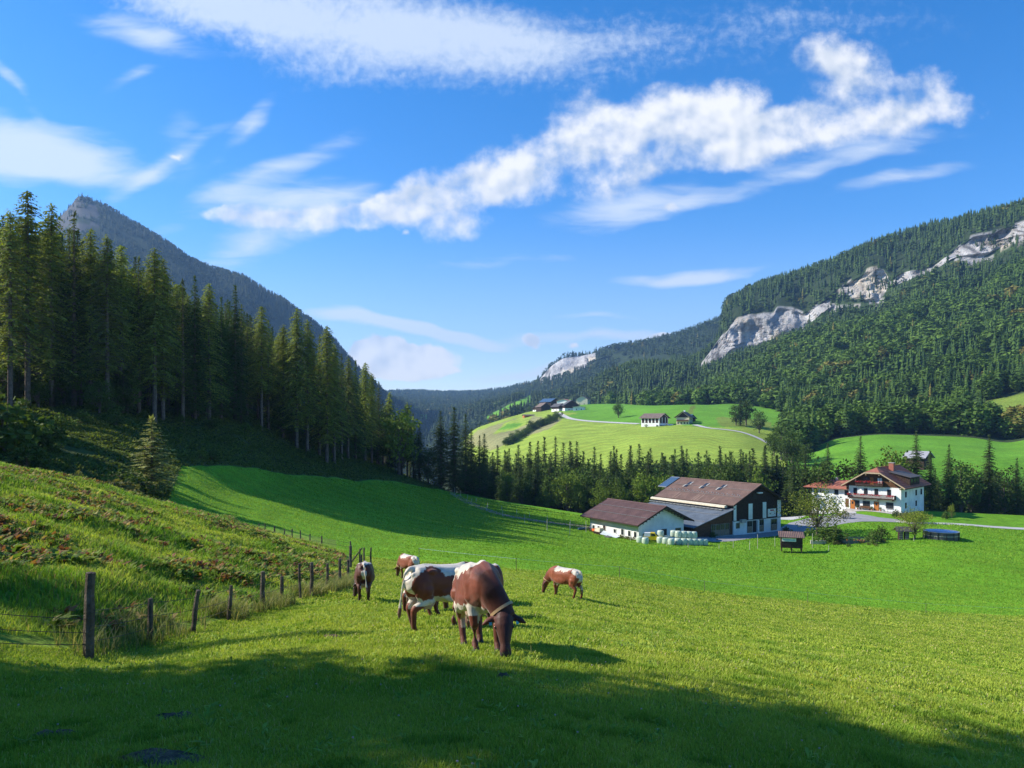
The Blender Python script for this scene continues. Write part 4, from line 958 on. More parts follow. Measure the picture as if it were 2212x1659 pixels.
make_cow(787, 27.3, -10, 'cow seen from behind close to the fence, white tail hanging and head turned left', 8, head_yaw=.9, voxel=.024, stride=(.05, -.1, -.05, .1), rump=-.12, tagcol=M_TAG, belly_white=.62, tail_side=-1, red=(.085, .022, .011))
make_cow(882, 42.0, -38, 'small looking chestnut cow with white back grazing leftwards beyond the fence-side cow', 11, voxel=.028, stride=(.1, -.05, -.1, .1), rump=.04, belly_white=.66, red=(.2, .05, .018))
make_cow(1219, 34.8, -46, 'cow grazing alone on the right, white back stripe and head down to the left', 14, head_yaw=.2, voxel=.026, stride=(.15, -.05, -.12, .08), rump=.08, belly_white=.66, tagcol=M_TAG, red=(.24, .058, .02))
make_cow(990, 19.6, 118, 'cow half hidden between the two big cows, only white back and front legs in view', 17, head_yaw=-.3, voxel=.024, stride=(.1, -.1, 0, 0), rump=.2, tagcol=M_TAG)
make_cow(1027, 26.0, 8, 'reddish cow rump showing above the back of the nearest cow', 20, voxel=.026, rump=-.10, belly_white=.6, tail_side=1, red=(.13, .036, .016))
make_cow(915, 22.5, 28, 'cow with white patched rump peeping out left of the large white-tailed cow', 23, voxel=.026, rump=.12, tail_side=-1)

# ------------------------------------------------------------------ buildings
def rib_mat(name, col, axis, per, rough=.6, var=.12, dirt=.25, metallic=0.0, streak=0.0):
    """sheet roof: coloured sheet with worn patches"""
    m, t, b = material(name, rough, .3); b.inputs['Metallic'].default_value = metallic
    tcn = t.node('ShaderNodeTexCoord'); sx = t.node('ShaderNodeSeparateXYZ'); t.l.new(tcn.outputs['Object'], sx.inputs[0])
    n = t.rng(t.noise(tcn.outputs['Object'], .6, 6, .65), .35, .7, 1-dirt, 1+dirt*.5)
    n2_ = t.rng(t.noise(t.mapping(tcn.outputs['Object'], scale=(1, 4, 1)), 2.0, 4, .6), .3, .7, 1-var, 1+var)
    s_ = t.math('SINE', t.math('MULTIPLY', sx.outputs[axis], 6.2832/per))
    f = t.math('MULTIPLY', t.math('MULTIPLY', n, n2_), t.math('MULTIPLY_ADD', s_, streak, 1.0))
    c = t.mix(1.0, tuple(col), (1, 1, 1), 'MULTIPLY'); t.l.new(f, c.node.inputs[7]); t.l.new(c, b.inputs['Base Color'])
    return m
M_PLASTER = simple_mat('white_plaster', (.74, .75, .74), .9, .15, .12, .45, .15, 12)
M_ROOFBR = rib_mat('brown_roof_sheet', (.175, .110, .085), 1, .45, .62)
M_ROOFRD = rib_mat('dark_red_roof_sheet', (.120, .068, .058), 1, .45, .55)
M_ROOFGR = rib_mat('grey_roof_sheet', (.13, .155, .18), 1, .45, .5)
M_TILE = rib_mat('red_roof_tiles', (.36, .135, .085), 2, .32, .7, .2, .25, 0, .22)
M_DKWOOD = simple_mat('dark_weathered_boards', (.050, .032, .024), .85, .15, .35, 3.0, .5, 14)
M_BRWOOD = simple_mat('brown_boards', (.125, .062, .030), .8, .2, .3, 3.0, .5, 14)
M_ORWOOD = simple_mat('orange_wood_door', (.42, .145, .028), .5, .3, .15, 3.0)
M_PALEW = simple_mat('pale_wood_panel', (.27, .20, .13), .8, .2, .25, 4.0)
M_GREYW = simple_mat('grey_weathered_wood', (.20, .19, .17), .9, .1, .35, 4.0, .4, 20)
M_GLASS = simple_mat('window_glass', (.025, .03, .035), .08, .6, .1)
M_FRAME = simple_mat('white_frame', (.72, .72, .70), .6)
M_DKFRAME = simple_mat('dark_frame', (.035, .025, .02), .6)
M_STEEL = simple_mat('galvanised_steel', (.35, .36, .37), .4, .5, metallic=.6)
M_CREAM = simple_mat('cream_sheet', (.62, .56, .43), .6)
M_SOLAR = simple_mat('solar_glass', (.055, .095, .15), .15, .6)
M_CONC = simple_mat('concrete', (.42, .40, .37), .9, .1, .15, 1.0, .2, 8)
M_ASPH = simple_mat('asphalt', (.27, .27, .28), .9, .2, .10, .5, .3, 12)
M_GRAVEL = simple_mat('gravel_track', (.24, .20, .155), .95, .1, .3, 1.2, .5, 10)
M_ROADW = simple_mat('pale_road', (.46, .45, .43), .9, .1, .08, .4)
M_FLOWER = simple_mat('red_flowers', (.36, .025, .03), .7, .2, .5, 12.0)
M_BLACK = simple_mat('black_paint', (.012, .012, .013), .5)
M_WHITE = simple_mat('white_paint', (.75, .75, .74), .4)
M_RED = simple_mat('red_paint', (.45, .03, .03), .5)
M_BLUE = simple_mat('blue_print', (.08, .35, .55), .5)
def box(x0, x1, y0, y1, z0, z1):
    V = [(x0, y0, z0), (x1, y0, z0), (x1, y1, z0), (x0, y1, z0), (x0, y0, z1), (x1, y0, z1), (x1, y1, z1), (x0, y1, z1)]
    return V, [(3, 2, 1, 0), (4, 5, 6, 7), (0, 1, 5, 4), (1, 2, 6, 5), (2, 3, 7, 6), (3, 0, 4, 7)]
def part(name, mat, parent, *shapes, smooth=False, label=None):
    V, Fq = merge(shapes)
    o = mesh_obj(name, [tuple(v) for v in V], Fq, mat, parent, smooth)
    if label: o['label'] = label
    return o
def prism_x(poly, x0, x1):
    """polygon in (y, z) extruded along x"""
    n = len(poly); V = [(x0, y, z) for y, z in poly]+[(x1, y, z) for y, z in poly]
    return V, [tuple(range(n))[::-1], tuple(range(n, 2*n))]+[(i, (i+1) % n, n+(i+1) % n, n+i) for i in range(n)]
def prism_y(poly, y0, y1):
    n = len(poly); V = [(x, y0, z) for x, z in poly]+[(x, y1, z) for x, z in poly]
    return V, [tuple(range(n)), tuple(range(n, 2*n))[::-1]]+[((i+1) % n, i, n+i, n+(i+1) % n) for i in range(n)]
def ribbed(p00, p01, p10, p11, per=.45, amp=.045, th=.10):
    """ribbed sheet: p0* along the low edge, p1* along the high edge; ribs run from low to high"""
    p00, p01, p10, p11 = map(Vector, (p00, p01, p10, p11))
    L = (p01-p00).length; n = max(4, int(L/per))*4; nr = (p01-p00).cross(p10-p00).normalized()
    if nr.z < 0: nr = -nr
    V = []; Fq = []
    for i in range(n+1):
        u = i/n; k = i % 4; a = amp if k in (1, 2) else 0
        lo = p00.lerp(p01, u); hi = p10.lerp(p11, u)
        V += [lo+nr*a, hi+nr*a, lo-nr*th, hi-nr*th]
    for i in range(n):
        a, b_ = i*4, (i+1)*4
        Fq += [(a, b_, b_+1, a+1), (a+2, a+3, b_+3, b_+2), (a, a+2, b_+2, b_), (a+1, b_+1, b_+3, a+3)]
    Fq += [(0, 1, 3, 2), (n*4, n*4+2, n*4+3, n*4+1)]
    return V, Fq
def window(parent, x, z, w_, h, face='-y', pos=0.0, frame=None, glass=None, bars=1, fw=.09, name='window', sill=False):
    """pane with a frame round it; x is the coordinate along the wall"""
    frame = frame or M_FRAME; glass = glass or M_GLASS
    s = -1 if face[0] == '-' else 1
    def bx(a0, a1, z0, z1, d0, d1):
        d0, d1 = sorted((pos+s*d0, pos+s*d1))
        return box(a0, a1, d0, d1, z0, z1) if face[1] == 'y' else box(d0, d1, a0, a1, z0, z1)
    o = part(name, glass, parent, bx(x-w_/2, x+w_/2, z, z+h, .0, .03))
    fr = [bx(x-w_/2-fw, x+w_/2+fw, z+h, z+h+fw, .0, .07), bx(x-w_/2-fw, x+w_/2+fw, z-fw, z, .0, .07), bx(x-w_/2-fw, x-w_/2, z, z+h, .0, .07), bx(x+w_/2, x+w_/2+fw, z, z+h, .0, .07)]
    for i in range(bars): 
        xx = x-w_/2+w_*(i+1)/(bars+1); fr.append(bx(xx-.03, xx+.03, z, z+h, .03, .06))
    part('frame', frame, o, *fr)
    if sill: part('sill', M_CONC, o, bx(x-w_/2-.12, x+w_/2+.12, z-fw-.06, z-fw-.003, .0, .16))
    return o
def building(name, px, Y, z, th_deg, label, cat, group=None):
    x = (px-CX)/F_PX*Y
    if z is None: z = gz(x, Y)
    e = empty(name, (x, Y, z), -math.radians(th_deg)); tag(e, label, cat, group); return e
def gable_roof(root, W_, L, he, hr, ov, og, mat, x0=0.0, per=.45, name='roof', low_left=None, rails=2, th=.16, y0=0.0):
    """ridge along +y; eaves at x0-ov and x0+W_+ov at height he, ridge height hr"""
    xc = x0+W_/2; xl = x0-ov; xr = x0+W_+ov; ya, yb = y0-og, y0+L+og
    rf = part(name, mat, root, ribbed((xl, yb, he), (xl, ya, he), (xc, yb, hr), (xc, ya, hr), per, .045, th), ribbed((xr, ya, he), (xr, yb, he), (xc+.002, ya, hr), (xc+.002, yb, hr), per, .045, th))
    part('ridge_cap', mat, rf, prism_y([(xc-.25, hr-.03), (xc, hr+.14), (xc+.25, hr-.03)], ya-.02, yb+.02))
    # barge boards and gutters
    for yy_ in (ya-.06, yb+.012):
        part('barge_board', M_DKWOOD, rf, prism_y([(xl-.02, he-.26), (xl-.02, he+.05), (xc, hr+.07), (xc, hr-.24)], yy_, yy_+.05), prism_y([(xr+.02, he-.26), (xc+.003, hr-.24), (xc+.003, hr+.07), (xr+.02, he+.05)][::-1], yy_, yy_+.05))
    for xx in (xl-.09, xr-.03):
        part('gutter', M_DKFRAME, rf, box(xx, xx+.12, ya, yb, he-.17, he-.06))
    k = (hr-he)/(xc-xl)
    for i in range(rails):
        u = (i+1)/(rails+1); xx = xl+(xc-xl)*u; zz = he+(hr-he)*u+.12
        part('snow_rail', M_STEEL, rf, box(xx-.03, xx+.03, ya+.1, yb-.1, zz, zz+.05))
    return rf
# ---- small white barn
b1 = building('small_barn', 1379.6, 137.6, -21.3, -31.2, 'low white barn with dark red roof and a row of small windows', 'barn')
W1, L1, he1, hr1, ov1 = 11.4, 14.9, 3.0, 6.1, 1.38
part('wall', M_PLASTER, b1, prism_y([(0, -2), (W1, -2), (W1, he1+.55), (W1/2, hr1-.22), (0, he1+.55)], 0, L1))
part('eaves_shade_band', simple_mat('eaves_shade_green', (.50, .55, .45), .9), b1, box(-.03, .0-.002, .0, L1, 2.25, he1+.4))  # shade under the eaves, greened by grass bounce, painted as a strip on the wall
gable_roof(b1, W1, L1, he1, hr1, ov1, 1.38, M_ROOFRD)
part('rafter_end', M_DKWOOD, b1, *[box(W1/2+d*.8-.08 if d else W1/2-.08, W1/2+d*.8+.08 if d else W1/2+.08, -1.3, -.003, hr1-.42-abs(d)*.8*(hr1-he1)/(W1/2+ov1)-.12, hr1-.42-abs(d)*.8*(hr1-he1)/(W1/2+ov1)) for d in range(-7, 8)])
for k, (y_, w_, h_) in enumerate(((.9, .75, 1.0), (2.6, .75, 1.0), (4.6, .8, 1.1), (6.9, .7, .7), (12.0, .65, .8), (13.6, .65, .8))):
    window(b1, y_, .45+.1*(k == 3), w_, h_, '-x', 0.0, M_FRAME, fw=.12, bars=0)
dr = window(b1, 10.2, -.1, .8, 1.7, '-x', 0.0, M_FRAME, M_DKWOOD, bars=0, name='door')
window(b1, 1.9, -.1, 1.7, 1.2, '-y', 0.0, M_GREYW, M_BLACK, bars=0, name='opening', fw=.06)
window(b1, 6.3, .5, 1.2, 1.1, '-y', 0.0, M_GREYW, M_BLACK, bars=0, name='opening', fw=.08)
window(b1, 9.9, .6, 1.3, .95, '-y', 0.0, M_GREYW, bars=2, fw=.08)
part('downpipe', M_DKFRAME, b1, *[tube([(-1.3, L1+.9, he1-.2), (-.15, L1+.3, he1-.9), (-.1, L1-.1, -1)], [.05, .05, .05], 6)])
# ---- big barn with lean-to
b2 = building('big_barn', 1584.4, 150.5, -22.1, -31.1, 'large barn with dark boarded gable, white pillars and brown ribbed roof', 'barn')
W2, L2, he2, hr2, ov2 = 14.4, 21.5, 6.05, 9.95, 1.0
part('wall', M_PLASTER, b2, box(0, W2, 0, L2, -2, 2.7))
gb = part('gable_boards', M_DKWOOD, b2, prism_y([(.06, 2.703), (W2-.06, 2.703), (W2-.06, he2+.25), (W2/2, hr2-.3), (.06, he2+.25)], .05, L2-.05),
     *[box(.1+i*.3, .13+i*.3, .02, .049, 2.71, min(he2+.2+(hr2-he2)*(1-abs(.1+i*.3-W2/2)/(W2/2+ov2))-.3, 9)) for i in range(48)])
part('ledge', M_DKFRAME, b2, box(-.05, W2+.05, -.08, 0, 2.62, 2.75))
for x0, x1, top in ((0, .8, 6.3), (4.4, 5.6, 6.0), (8.7, 9.8, 6.1), (13.3, 14.4, 6.3)):
    part('pillar', M_PLASTER, b2, box(x0, x1, -.06, .045, 2.76, top))
    part('pillar_edge', M_BLACK, b2, box(x0-.09, x0-.003, -.02, .04, 2.76, top+.1), box(x1+.003, x1+.09, -.02, .04, 2.76, top+.1))
rf = gable_roof(b2, W2, L2, he2, hr2, ov2, 1.0, M_ROOFBR)
kx = (hr2-he2)/(W2/2+ov2)
def slope_panel(x0, x1, y0, y1, up=.06, th=.08, base=he2, xl=-ov2, k=None):
    k = kx if k is None else k
    z0, z1 = base+(x0-xl)*k, base+(x1-xl)*k
    V = [(x0, y0, z0+up), (x1, y0, z1+up), (x1, y1, z1+up), (x0, y1, z0+up)]; V += [(a, b_, c_+th) for a, b_, c_ in V]
    return V, [(3, 2, 1, 0), (4, 5, 6, 7), (0, 1, 5, 4), (1, 2, 6, 5), (2, 3, 7, 6), (3, 0, 4, 7)]
for y_ in (7.2, 12.2, 17.2):
    sk = part('skylight', M_GLASS, rf, slope_panel(3.7, 5.7, y_, y_+.75)); part('frame', M_FRAME, sk) if False else None
    part('skylight_sheet', M_CONC, rf, slope_panel(3.6, 4.6, y_+.8, y_+1.1), slope_panel(4.75, 5.8, y_-.3, y_-.05))
part('solar_panel', M_SOLAR, rf, slope_panel(2.9, 7.0, 22.75, 25.4, .0, .12)); part('panel_frame', M_STEEL, rf, slope_panel(2.75, 2.9, 22.7, 25.45, .0, .16), slope_panel(7.0, 7.15, 22.7, 25.45, .0, .16), slope_panel(2.9, 7.0, 25.4, 25.5, .0, .16))
for i in range(6):
    y_ = (5.8, 9.3, 10.2, 10.9, 15.8, 16.8)[i]; part('worn_sheet', simple_mat('worn_sheet', (.27, .19, .15), .7), rf, slope_panel(-.9, 1.6 if i % 2 else 1.0, y_, y_+.22, .05, .01))
for k in range(30): pass
part('snow_guard', M_STEEL, rf, *[slope_panel(2.2+(k % 2)*.25, 2.35+(k % 2)*.25, .3+k*.72, .5+k*.72, .05, .12) for k in range(30)])
part('vent_hood', M_WHITE, b2, box(6.6, 7.9, -.75, -.25, 8.05, 8.3)); part('hoist_beam', M_DKWOOD, b2, box(7.0, 7.25, -1.0, .0, 8.75, 9.0))
window(b2, 6.4, 7.0, 1.1, 1.0, '-y', 0.03, M_DKFRAME, M_BLACK, bars=0, name='loft_hatch')
window(b2, 1.25, 1.2, .9, 1.0, '-y', 0.0, M_GREYW, bars=1, fw=.08)
ac = part('air_unit', M_CONC, b2, box(1.7, 3.0, -.75, -.09, 2.3, 2.95))
def half_door(parent, x, w_, h, z0=0, hang='-y', pos=0.0):
    o = part('stable_door', M_PALEW, parent, box(x-w_/2, x+w_/2, pos-.07, pos-.003, z0, z0+h*.52))
    part('upper_opening', M_GLASS, o, box(x-w_/2, x+w_/2, pos-.04, pos-.003, z0+h*.54, z0+h))
    part('frame', M_GREYW, o, box(x-w_/2-.1, x-w_/2-.003, pos-.10, pos-.003, z0, z0+h+.1), box(x+w_/2+.003, x+w_/2+.1, pos-.10, pos-.003, z0, z0+h+.1), box(x-w_/2, x+w_/2, pos-.10, pos-.003, z0+h+.003, z0+h+.1), box(x-.03, x+.03, pos-.09, pos-.072, z0, z0+h))
    return o
half_door(b2, 4.75, 1.35, 2.35); half_door(b2, 8.3, 1.2, 2.45, .0)
op = part('opening', M_BLACK, b2, box(5.7, 6.75, -.03, -.004, 0, 2.45)); part('open_leaf', M_FRAME, op, box(6.8, 7.3, -.35, -.05, 0, 2.4))
half_door(b2, 12.2, 1.7, 2.3)
bn = part('banner', M_WHITE, b2, box(10.2, 12.7, -.13, -.085, 2.95, 4.6))
part('banner_heading', M_RED, bn, box(10.95, 12.0, -.145, -.132, 4.15, 4.42)); part('banner_drawing', M_GREYW, bn, *[box(10.4+i*.36, 10.4+i*.36+.1+.16*(i % 2), -.145, -.132, 3.3+.14*((i*7) % 4), 3.45+.14*((i*5) % 5)) for i in range(6)])
part('lamp', M_WHITE, b2, box(9.5, 9.75, -.2, -.06, 2.2, 2.35))
# lean-to on the left side
lt = part('lean_to_wall', M_BRWOOD, b2, prism_y([(-10.6, -2), (-.003, -2), (-.003, 4.7), (-10.6, 2.05)], .25, 20.5), *[box(-10.5+i*.35, -10.47+i*.35, .22, .249, -.5, 2.0+(i*.35)*.25) for i in range(30)])
klt = (5.35-2.3)/(11.9-.2)
part('lean_to_roof', M_ROOFGR, b2, ribbed((-11.9, 22.3, 2.25), (-11.9, -.75, 2.25), (-.2, 22.3, 5.35), (-.2, -.75, 5.35), .45, .045, .12))
part('lean_to_roof_edge', M_DKFRAME, b2, box(-12.02, -11.9, -.75, 22.3, 2.08, 2.2))
for u in (.28, .62): part('lean_to_rail', M_STEEL, b2, box(-11.9+11.7*u-.03, -11.9+11.7*u+.03, -.6, 22.2, 2.25+3.1*u+.1, 2.25+3.1*u+.16))
part('light_strip', M_CREAM, b2, box(-1.75, -.95, .8, 23.0, 5.42, 5.75), prism_y([(-1.75, 5.753), (-.95, 5.753), (-1.2, 5.9)], .8, 23.0))
part('light_strip_glazing', M_STEEL, b2, *[box(-2.35, -1.8, 1.0+k*1.1, 1.9+k*1.1, 4.98, 5.12) for k in range(20)])
for x_ in (-4.9, -2.35, ): 
    o = half_door(b2, x_-.65, 1.1, 2.3, 0, pos=.21); half_door(b2, x_+.65, 1.1, 2.3, 0, pos=.21)
part('side_opening', M_BLACK, b2, box(-10.63, -10.603, 1.2, 9.0, .2, 1.9)); part('feed_wall', M_CONC, b2, box(-12.2, -11.9, 1.0, 9.0, -1, .75))
part('foundation', M_CONC, b2, box(-10.8, 0, -.15, .2, -2, -.02))
# ---- white farmhouse: gable front towards -y, right side wall towards +x
b3 = building('farmhouse', 1946.5, 173.0, -20.25, 45.5, 'white two storey farmhouse with red tiled roof and flower balconies', 'house')
W3, L3, he3, hr3, ov3 = 11.9, 16.5, 5.75, 10.2, 1.35
X3 = -W3; xc3 = -W3/2
k3 = (hr3-he3)/(W3/2+ov3)
part('wall', M_PLASTER, b3, box(X3, 0, 0, L3, -2, he3-.1))
part('string_course', M_PLASTER, b3, box(.003, .03, 0, L3, 2.75, 2.87))
part('gable_boards', M_BRWOOD, b3, prism_y([(X3+.02, he3-.097), (-.02, he3-.097), (-.02, he3+.6), (xc3+1.45, he3+3.3), (xc3-1.45, he3+3.3), (X3+.02, he3+.6)], .03, L3-.03), *[box(X3+.1+i*.3, X3+.13+i*.3, -.0, .029, he3, he3+.5+max(0, min(2.7, 2.7*(1-abs(X3+.1+i*.3-xc3)/6)*1.3))) for i in range(39)])
hy0, hipz = -1.5, he3+k3*(W3/2+ov3-1.7)
xl, xr = X3-ov3, ov3; yb3 = L3+1.2; yr = 1.6
def slab(poly, th=.16):
    n = len(poly); V = [Vector(p) for p in poly]; V += [p-Vector((0, 0, th)) for p in V[:n]]
    return V, [tuple(range(n)), tuple(range(n, 2*n))[::-1]]+[((i+1) % n, i, n+i, n+(i+1) % n) for i in range(n)]
rf3 = part('roof', M_TILE, b3,
     slab([(xl, hy0, he3), (xc3-1.7, hy0, hipz), (xc3-.003, yr, hr3), (xc3-.003, yb3, hr3), (xl, yb3, he3)][::-1]),
     slab([(xr, hy0, he3), (xr, yb3, he3), (xc3+.003, yb3, hr3), (xc3+.003, yr, hr3), (xc3+1.7, hy0, hipz)][::-1]),
     slab([(xc3-1.69, hy0-.01, hipz+.01), (xc3+1.69, hy0-.01, hipz+.01), (xc3, yr-.02, hr3+.005)]))
part('ridge_cap', M_TILE, rf3, box(xc3-.12, xc3+.12, yr, yb3, hr3-.02, hr3+.12))
part('tile_rows', M_TILE, rf3, *[box(xc3+.2+u*(W3/2+ov3-.35), xc3+.26+u*(W3/2+ov3-.35), (yr if u < .2 else hy0+.1), yb3-.1, hr3-k3*(.23+u*(W3/2+ov3-.35))+.0, hr3-k3*(.23+u*(W3/2+ov3-.35))+.07) for u in [i/22 for i in range(22)]])
M_BARGE = simple_mat('pale_barge_board', (.40, .31, .20), .7)
part('barge_board', M_BARGE, rf3, prism_y([(xl, he3-.30), (xl, he3-.0), (xc3-1.7, hipz), (xc3-1.7, hipz-.30)], hy0-.07, hy0-.02), prism_y([(xr, he3-.30), (xc3+1.7, hipz-.30), (xc3+1.7, hipz), (xr, he3)], hy0-.07, hy0-.02), box(xc3-1.7, xc3+1.7, hy0-.075, hy0-.025, hipz-.34, hipz-.02))
part('eave_board', M_DKWOOD, rf3, box(xr-.06, xr+.04, hy0, yb3, he3-.32, he3-.17), box(xl-.04, xl+.06, hy0, yb3, he3-.32, he3-.17))
part('purlin_end', M_PALEW, b3, *[box(x_-.13, x_+.13, hy0+.1, .02, z_, z_+.28) for x_, z_ in ((xc3-1.5, hipz-.75), (xc3+1.5, hipz-.75), (xc3-3.9, hipz-2.1), (xc3+3.9, hipz-2.1), (X3-.2, he3-.45), (.2, he3-.45))])
ch = part('chimney', simple_mat('chimney_brick', (.33, .12, .08), .9), rf3, box(xc3+.9, xc3+2.0, 6.9, 7.9, hr3-1.6, hr3+.95)); part('chimney_cap', M_CONC, ch, box(xc3+.8, xc3+2.1, 6.8, 8.0, hr3+.953, hr3+1.06))
M_DGREY = simple_mat('dark_grey_sheet', (.085, .08, .08), .6)
dm = part('dormer', M_DGREY, rf3, slab([(xc3+2.0, 3.6, hr3-.95), (1.15, 3.2, he3+2.35), (1.15, 11.2, he3+2.35), (xc3+2.0, 10.8, hr3-.95)], .14))
part('dormer_wall', M_DKWOOD, dm, prism_y([(xc3+2.3, hr3-1.5), (.75, he3+.4), (.75, he3+2.2), (xc3+2.3, hr3-1.15)][::-1], 3.9, 10.7))
for y_ in (5.0, 7.3, 9.4): window(dm, y_, he3+1.05, 1.3, .8, '+x', .755, M_DKFRAME, bars=1, fw=.06)
for y_ in (3.2, 10.6):
    for z_ in (.75, 3.35): window(b3, y_, z_, .85, 1.25, '+x', 0, M_DKFRAME, bars=1, fw=.05)
window(b3, 14.4, 3.35, .85, 1.25, '+x', 0, M_DKFRAME, bars=1, fw=.05)
def xf(zx): return (zx-1112)/472*W3
for zx in (700, 797, 893, 1007): window(b3, xf(zx), 3.75, .72, 1.35, '-y', 0, M_DKFRAME, bars=1, fw=.06)
for zx, w_ in ((719, .9), (803, 1.5), (1013, 1.5)): window(b3, xf(zx), .75, w_, 1.3, '-y', 0, M_DKFRAME, bars=1, fw=.07, sill=True)
for zx in (676, 895): 
    d_ = part('door', M_ORWOOD, b3, box(xf(zx)-.48, xf(zx)+.48, -.06, -.002, 0, 2.15)); part('door_pane', M_GLASS, d_, box(xf(zx)-.2, xf(zx)+.2, -.075, -.062, 1.2, 1.8)); part('frame', M_BRWOOD, d_, box(xf(zx)-.58, xf(zx)-.483, -.08, -.002, 0, 2.25), box(xf(zx)+.483, xf(zx)+.58, -.08, -.002, 0, 2.25))
window(b3, xf(800), he3+.75, 1.2, 1.3, '-y', .0, M_DKFRAME, bars=1, fw=.05); part('balcony_door', M_ORWOOD, b3, box(xf(852)-.4, xf(852)+.4, -.04, -.002, he3+.35, he3+2.15)); window(b3, xf(925), he3+.75, 1.0, 1.3, '-y', .0, M_DKFRAME, M_FRAME, bars=1, fw=.05)
def balcony(parent, x0, x1, z, d=1.15, nm='balcony', fl=None):
    o = part(nm, M_DKWOOD, parent, box(x0, x1, -d, -.003, z-.16, z), box(x0, x1, -d-.05, -d, z-.2, z+.12), box(x0-.03, x1+.03, -d-.06, -d+.06, z+.86, z+.95), box(x0, x0+.06, -d, -.003, z, z+.9), box(x1-.06, x1, -d, -.003, z, z+.9),
           *[box(x0+.1+i*.17, x0+.2+i*.17, -d-.02, -d+.02, z, z+.86) for i in range(int((x1-x0)/.17)-1)], *[box(x0+f_*(x1-x0)-.08, x0+f_*(x1-x0)+.08, -d, -.003, z-.42, z-.163) for f_ in (.04, .35, .65, .96)])
    V, Fq = [], []; rr = random.Random(4)
    for i in range(int((x1-x0)*26)):
        u = rr.random()
        if math.sin(u*19+z)*.5+.5 < .25 and rr.random() < .7: continue
        c_ = Vector((x0+u*(x1-x0), -d-.10-rr.random()*.16, z+.98-rr.random()*.42)); v, f_ = blob(c_, (.10, .07, .08), 5); V.append((v, f_))
    part('flowers', M_FLOWER, o, *V); return o
balcony(b3, xf(645), xf(1068), 2.95); balcony(b3, xf(715), xf(965), he3+.33, 1.0)
# wing on the left
wg = part('wing', M_PLASTER, b3, box(-21.6, X3-.003, 1.2, 9.6, -2, 4.7))
wz, wr = 4.75, 6.5
part('wing_roof', simple_mat('red_brown_roof', (.32, .12, .08), .7, .2, .25, 1.0), b3, slab([(-23.3, 0, wz), (X3-.2, 0, wz), (X3-.2, 5.4, wr), (-20, 5.4, wr)]), slab([(-23.3, 10.8, wz), (-20, 5.4, wr), (X3-.2, 5.4, wr), (X3-.2, 10.8, wz)]), slab([(-23.3, 0, wz), (-20, 5.4, wr), (-23.3, 10.8, wz)]))
part('wing_chimney', M_CONC, b3, box(-17.2, -16.7, 5.0, 5.6, wr-.2, wr+.6))
for x_ in (-20.6, -15.4, -12.9): window(b3, x_, 3.1, .85, 1.15, '-y', 1.2, M_DKFRAME, bars=0, fw=.05)
dd = part('dark_door', M_BRWOOD, b3, box(-13.2, -12.2, 1.12, 1.198, .2, 2.3))
part('terrace', M_CONC, b3, box(X3-.4, .3, -1.9, -.003, -1.6, -.02))
tg = empty('bench', (0, 0, 0)); tag(tg, 'long wooden bench against the farmhouse front between its two doors', 'bench')
M3 = Matrix.Translation(b3.location) @ Matrix.Rotation(b3.rotation_euler.z, 4, 'Z')
def put3(o, x, y, z, rz=0): o.location = M3 @ Vector((x, y, z)); o.rotation_euler = (0, 0, b3.rotation_euler.z+rz)
part('seat', M_BRWOOD, tg, box(-1.2, 1.2, -.22, .22, .42, .48)); part('backrest', M_BRWOOD, tg, box(-1.2, 1.2, .20, .25, .5, .95))
for x_ in (-1.05, 1.05): part('leg', M_BRWOOD, tg, box(x_-.04, x_+.04, -.2, .2, 0, .42))
put3(tg, xf(797), -.5, -.02)
tb = empty('garden_table', (0, 0, 0)); tag(tb, 'small white table standing right of the farmhouse door', 'table')
part('table_top', M_WHITE, tb, box(-.6, .6, -.4, .4, .7, .75))
for x_ in (-.5, .5):
    for y_ in (-.32, .32): part('leg', M_WHITE, tb, box(x_-.03, x_+.03, y_-.03, y_+.03, 0, .7))
put3(tb, xf(985), -1.1, -.02)
for k, (zx, lab) in enumerate(((728, 'potted plant left of the long bench by the farmhouse'), (860, 'potted plant right of the long bench by the farmhouse'), (938, 'potted plant right of the orange front door'))):
    pt = empty('potted_plant', (0, 0, 0)); tag(pt, lab, 'potted plant'); part('pot', simple_mat('terracotta', (.38, .16, .09), .8), pt, *[tube([(0, 0, 0), (0, 0, .35)], [.16, .22], 10), blob((0, 0, .33), (.2, .2, .03), 10)])
    cm, tm, h0 = PROTO['bush'][0]; o = bpy.data.objects.new('foliage', cm); COL.objects.link(o); o.parent = pt; o.scale = (.28,)*3; o.location = (0, 0, .3)
    put3(pt, xf(zx), -.45, -.02)
# ---- small huts near the farm
def hut(name, px, Y, z, th, w_, d_, h0, h1, label, cat, roofm, wallm, ov=.35, banner=False, legs=False):
    """mono-pitch hut; roof rises from the front (-y) to the back"""
    e = building(name, px, Y, z, th, label, cat)
    zb = .25 if legs else -.6
    part('wall', wallm, e, prism_x([(0, zb), (d_, zb), (d_, h1), (0, h0)], 0, w_), *[box(.1+i*.22, .13+i*.22, -.02, -.001, zb, h0-.05) for i in range(int(w_/.22)-1)])
    part('roof', roofm, e, ribbed((-ov, -ov-.1, h0+.02), (w_+ov, -ov-.1, h0+.02), (-ov, d_+ov, h1+.22), (w_+ov, d_+ov, h1+.22), .3, .05, .07))
    if legs: part('skid', M_DKWOOD, e, *[box(x_-.07, x_+.07, 0, d_, -.4, .25) for x_ in (.15, w_*.5, w_-.15)])
    if banner:
        bn = part('banner', M_WHITE, e, box(.15, w_*.7, -.07, -.03, h0-.75, h0-.15)); part('banner_print', M_BLUE, bn, box(.3, w_*.66, -.085, -.072, h0-.55, h0-.4))
    return e
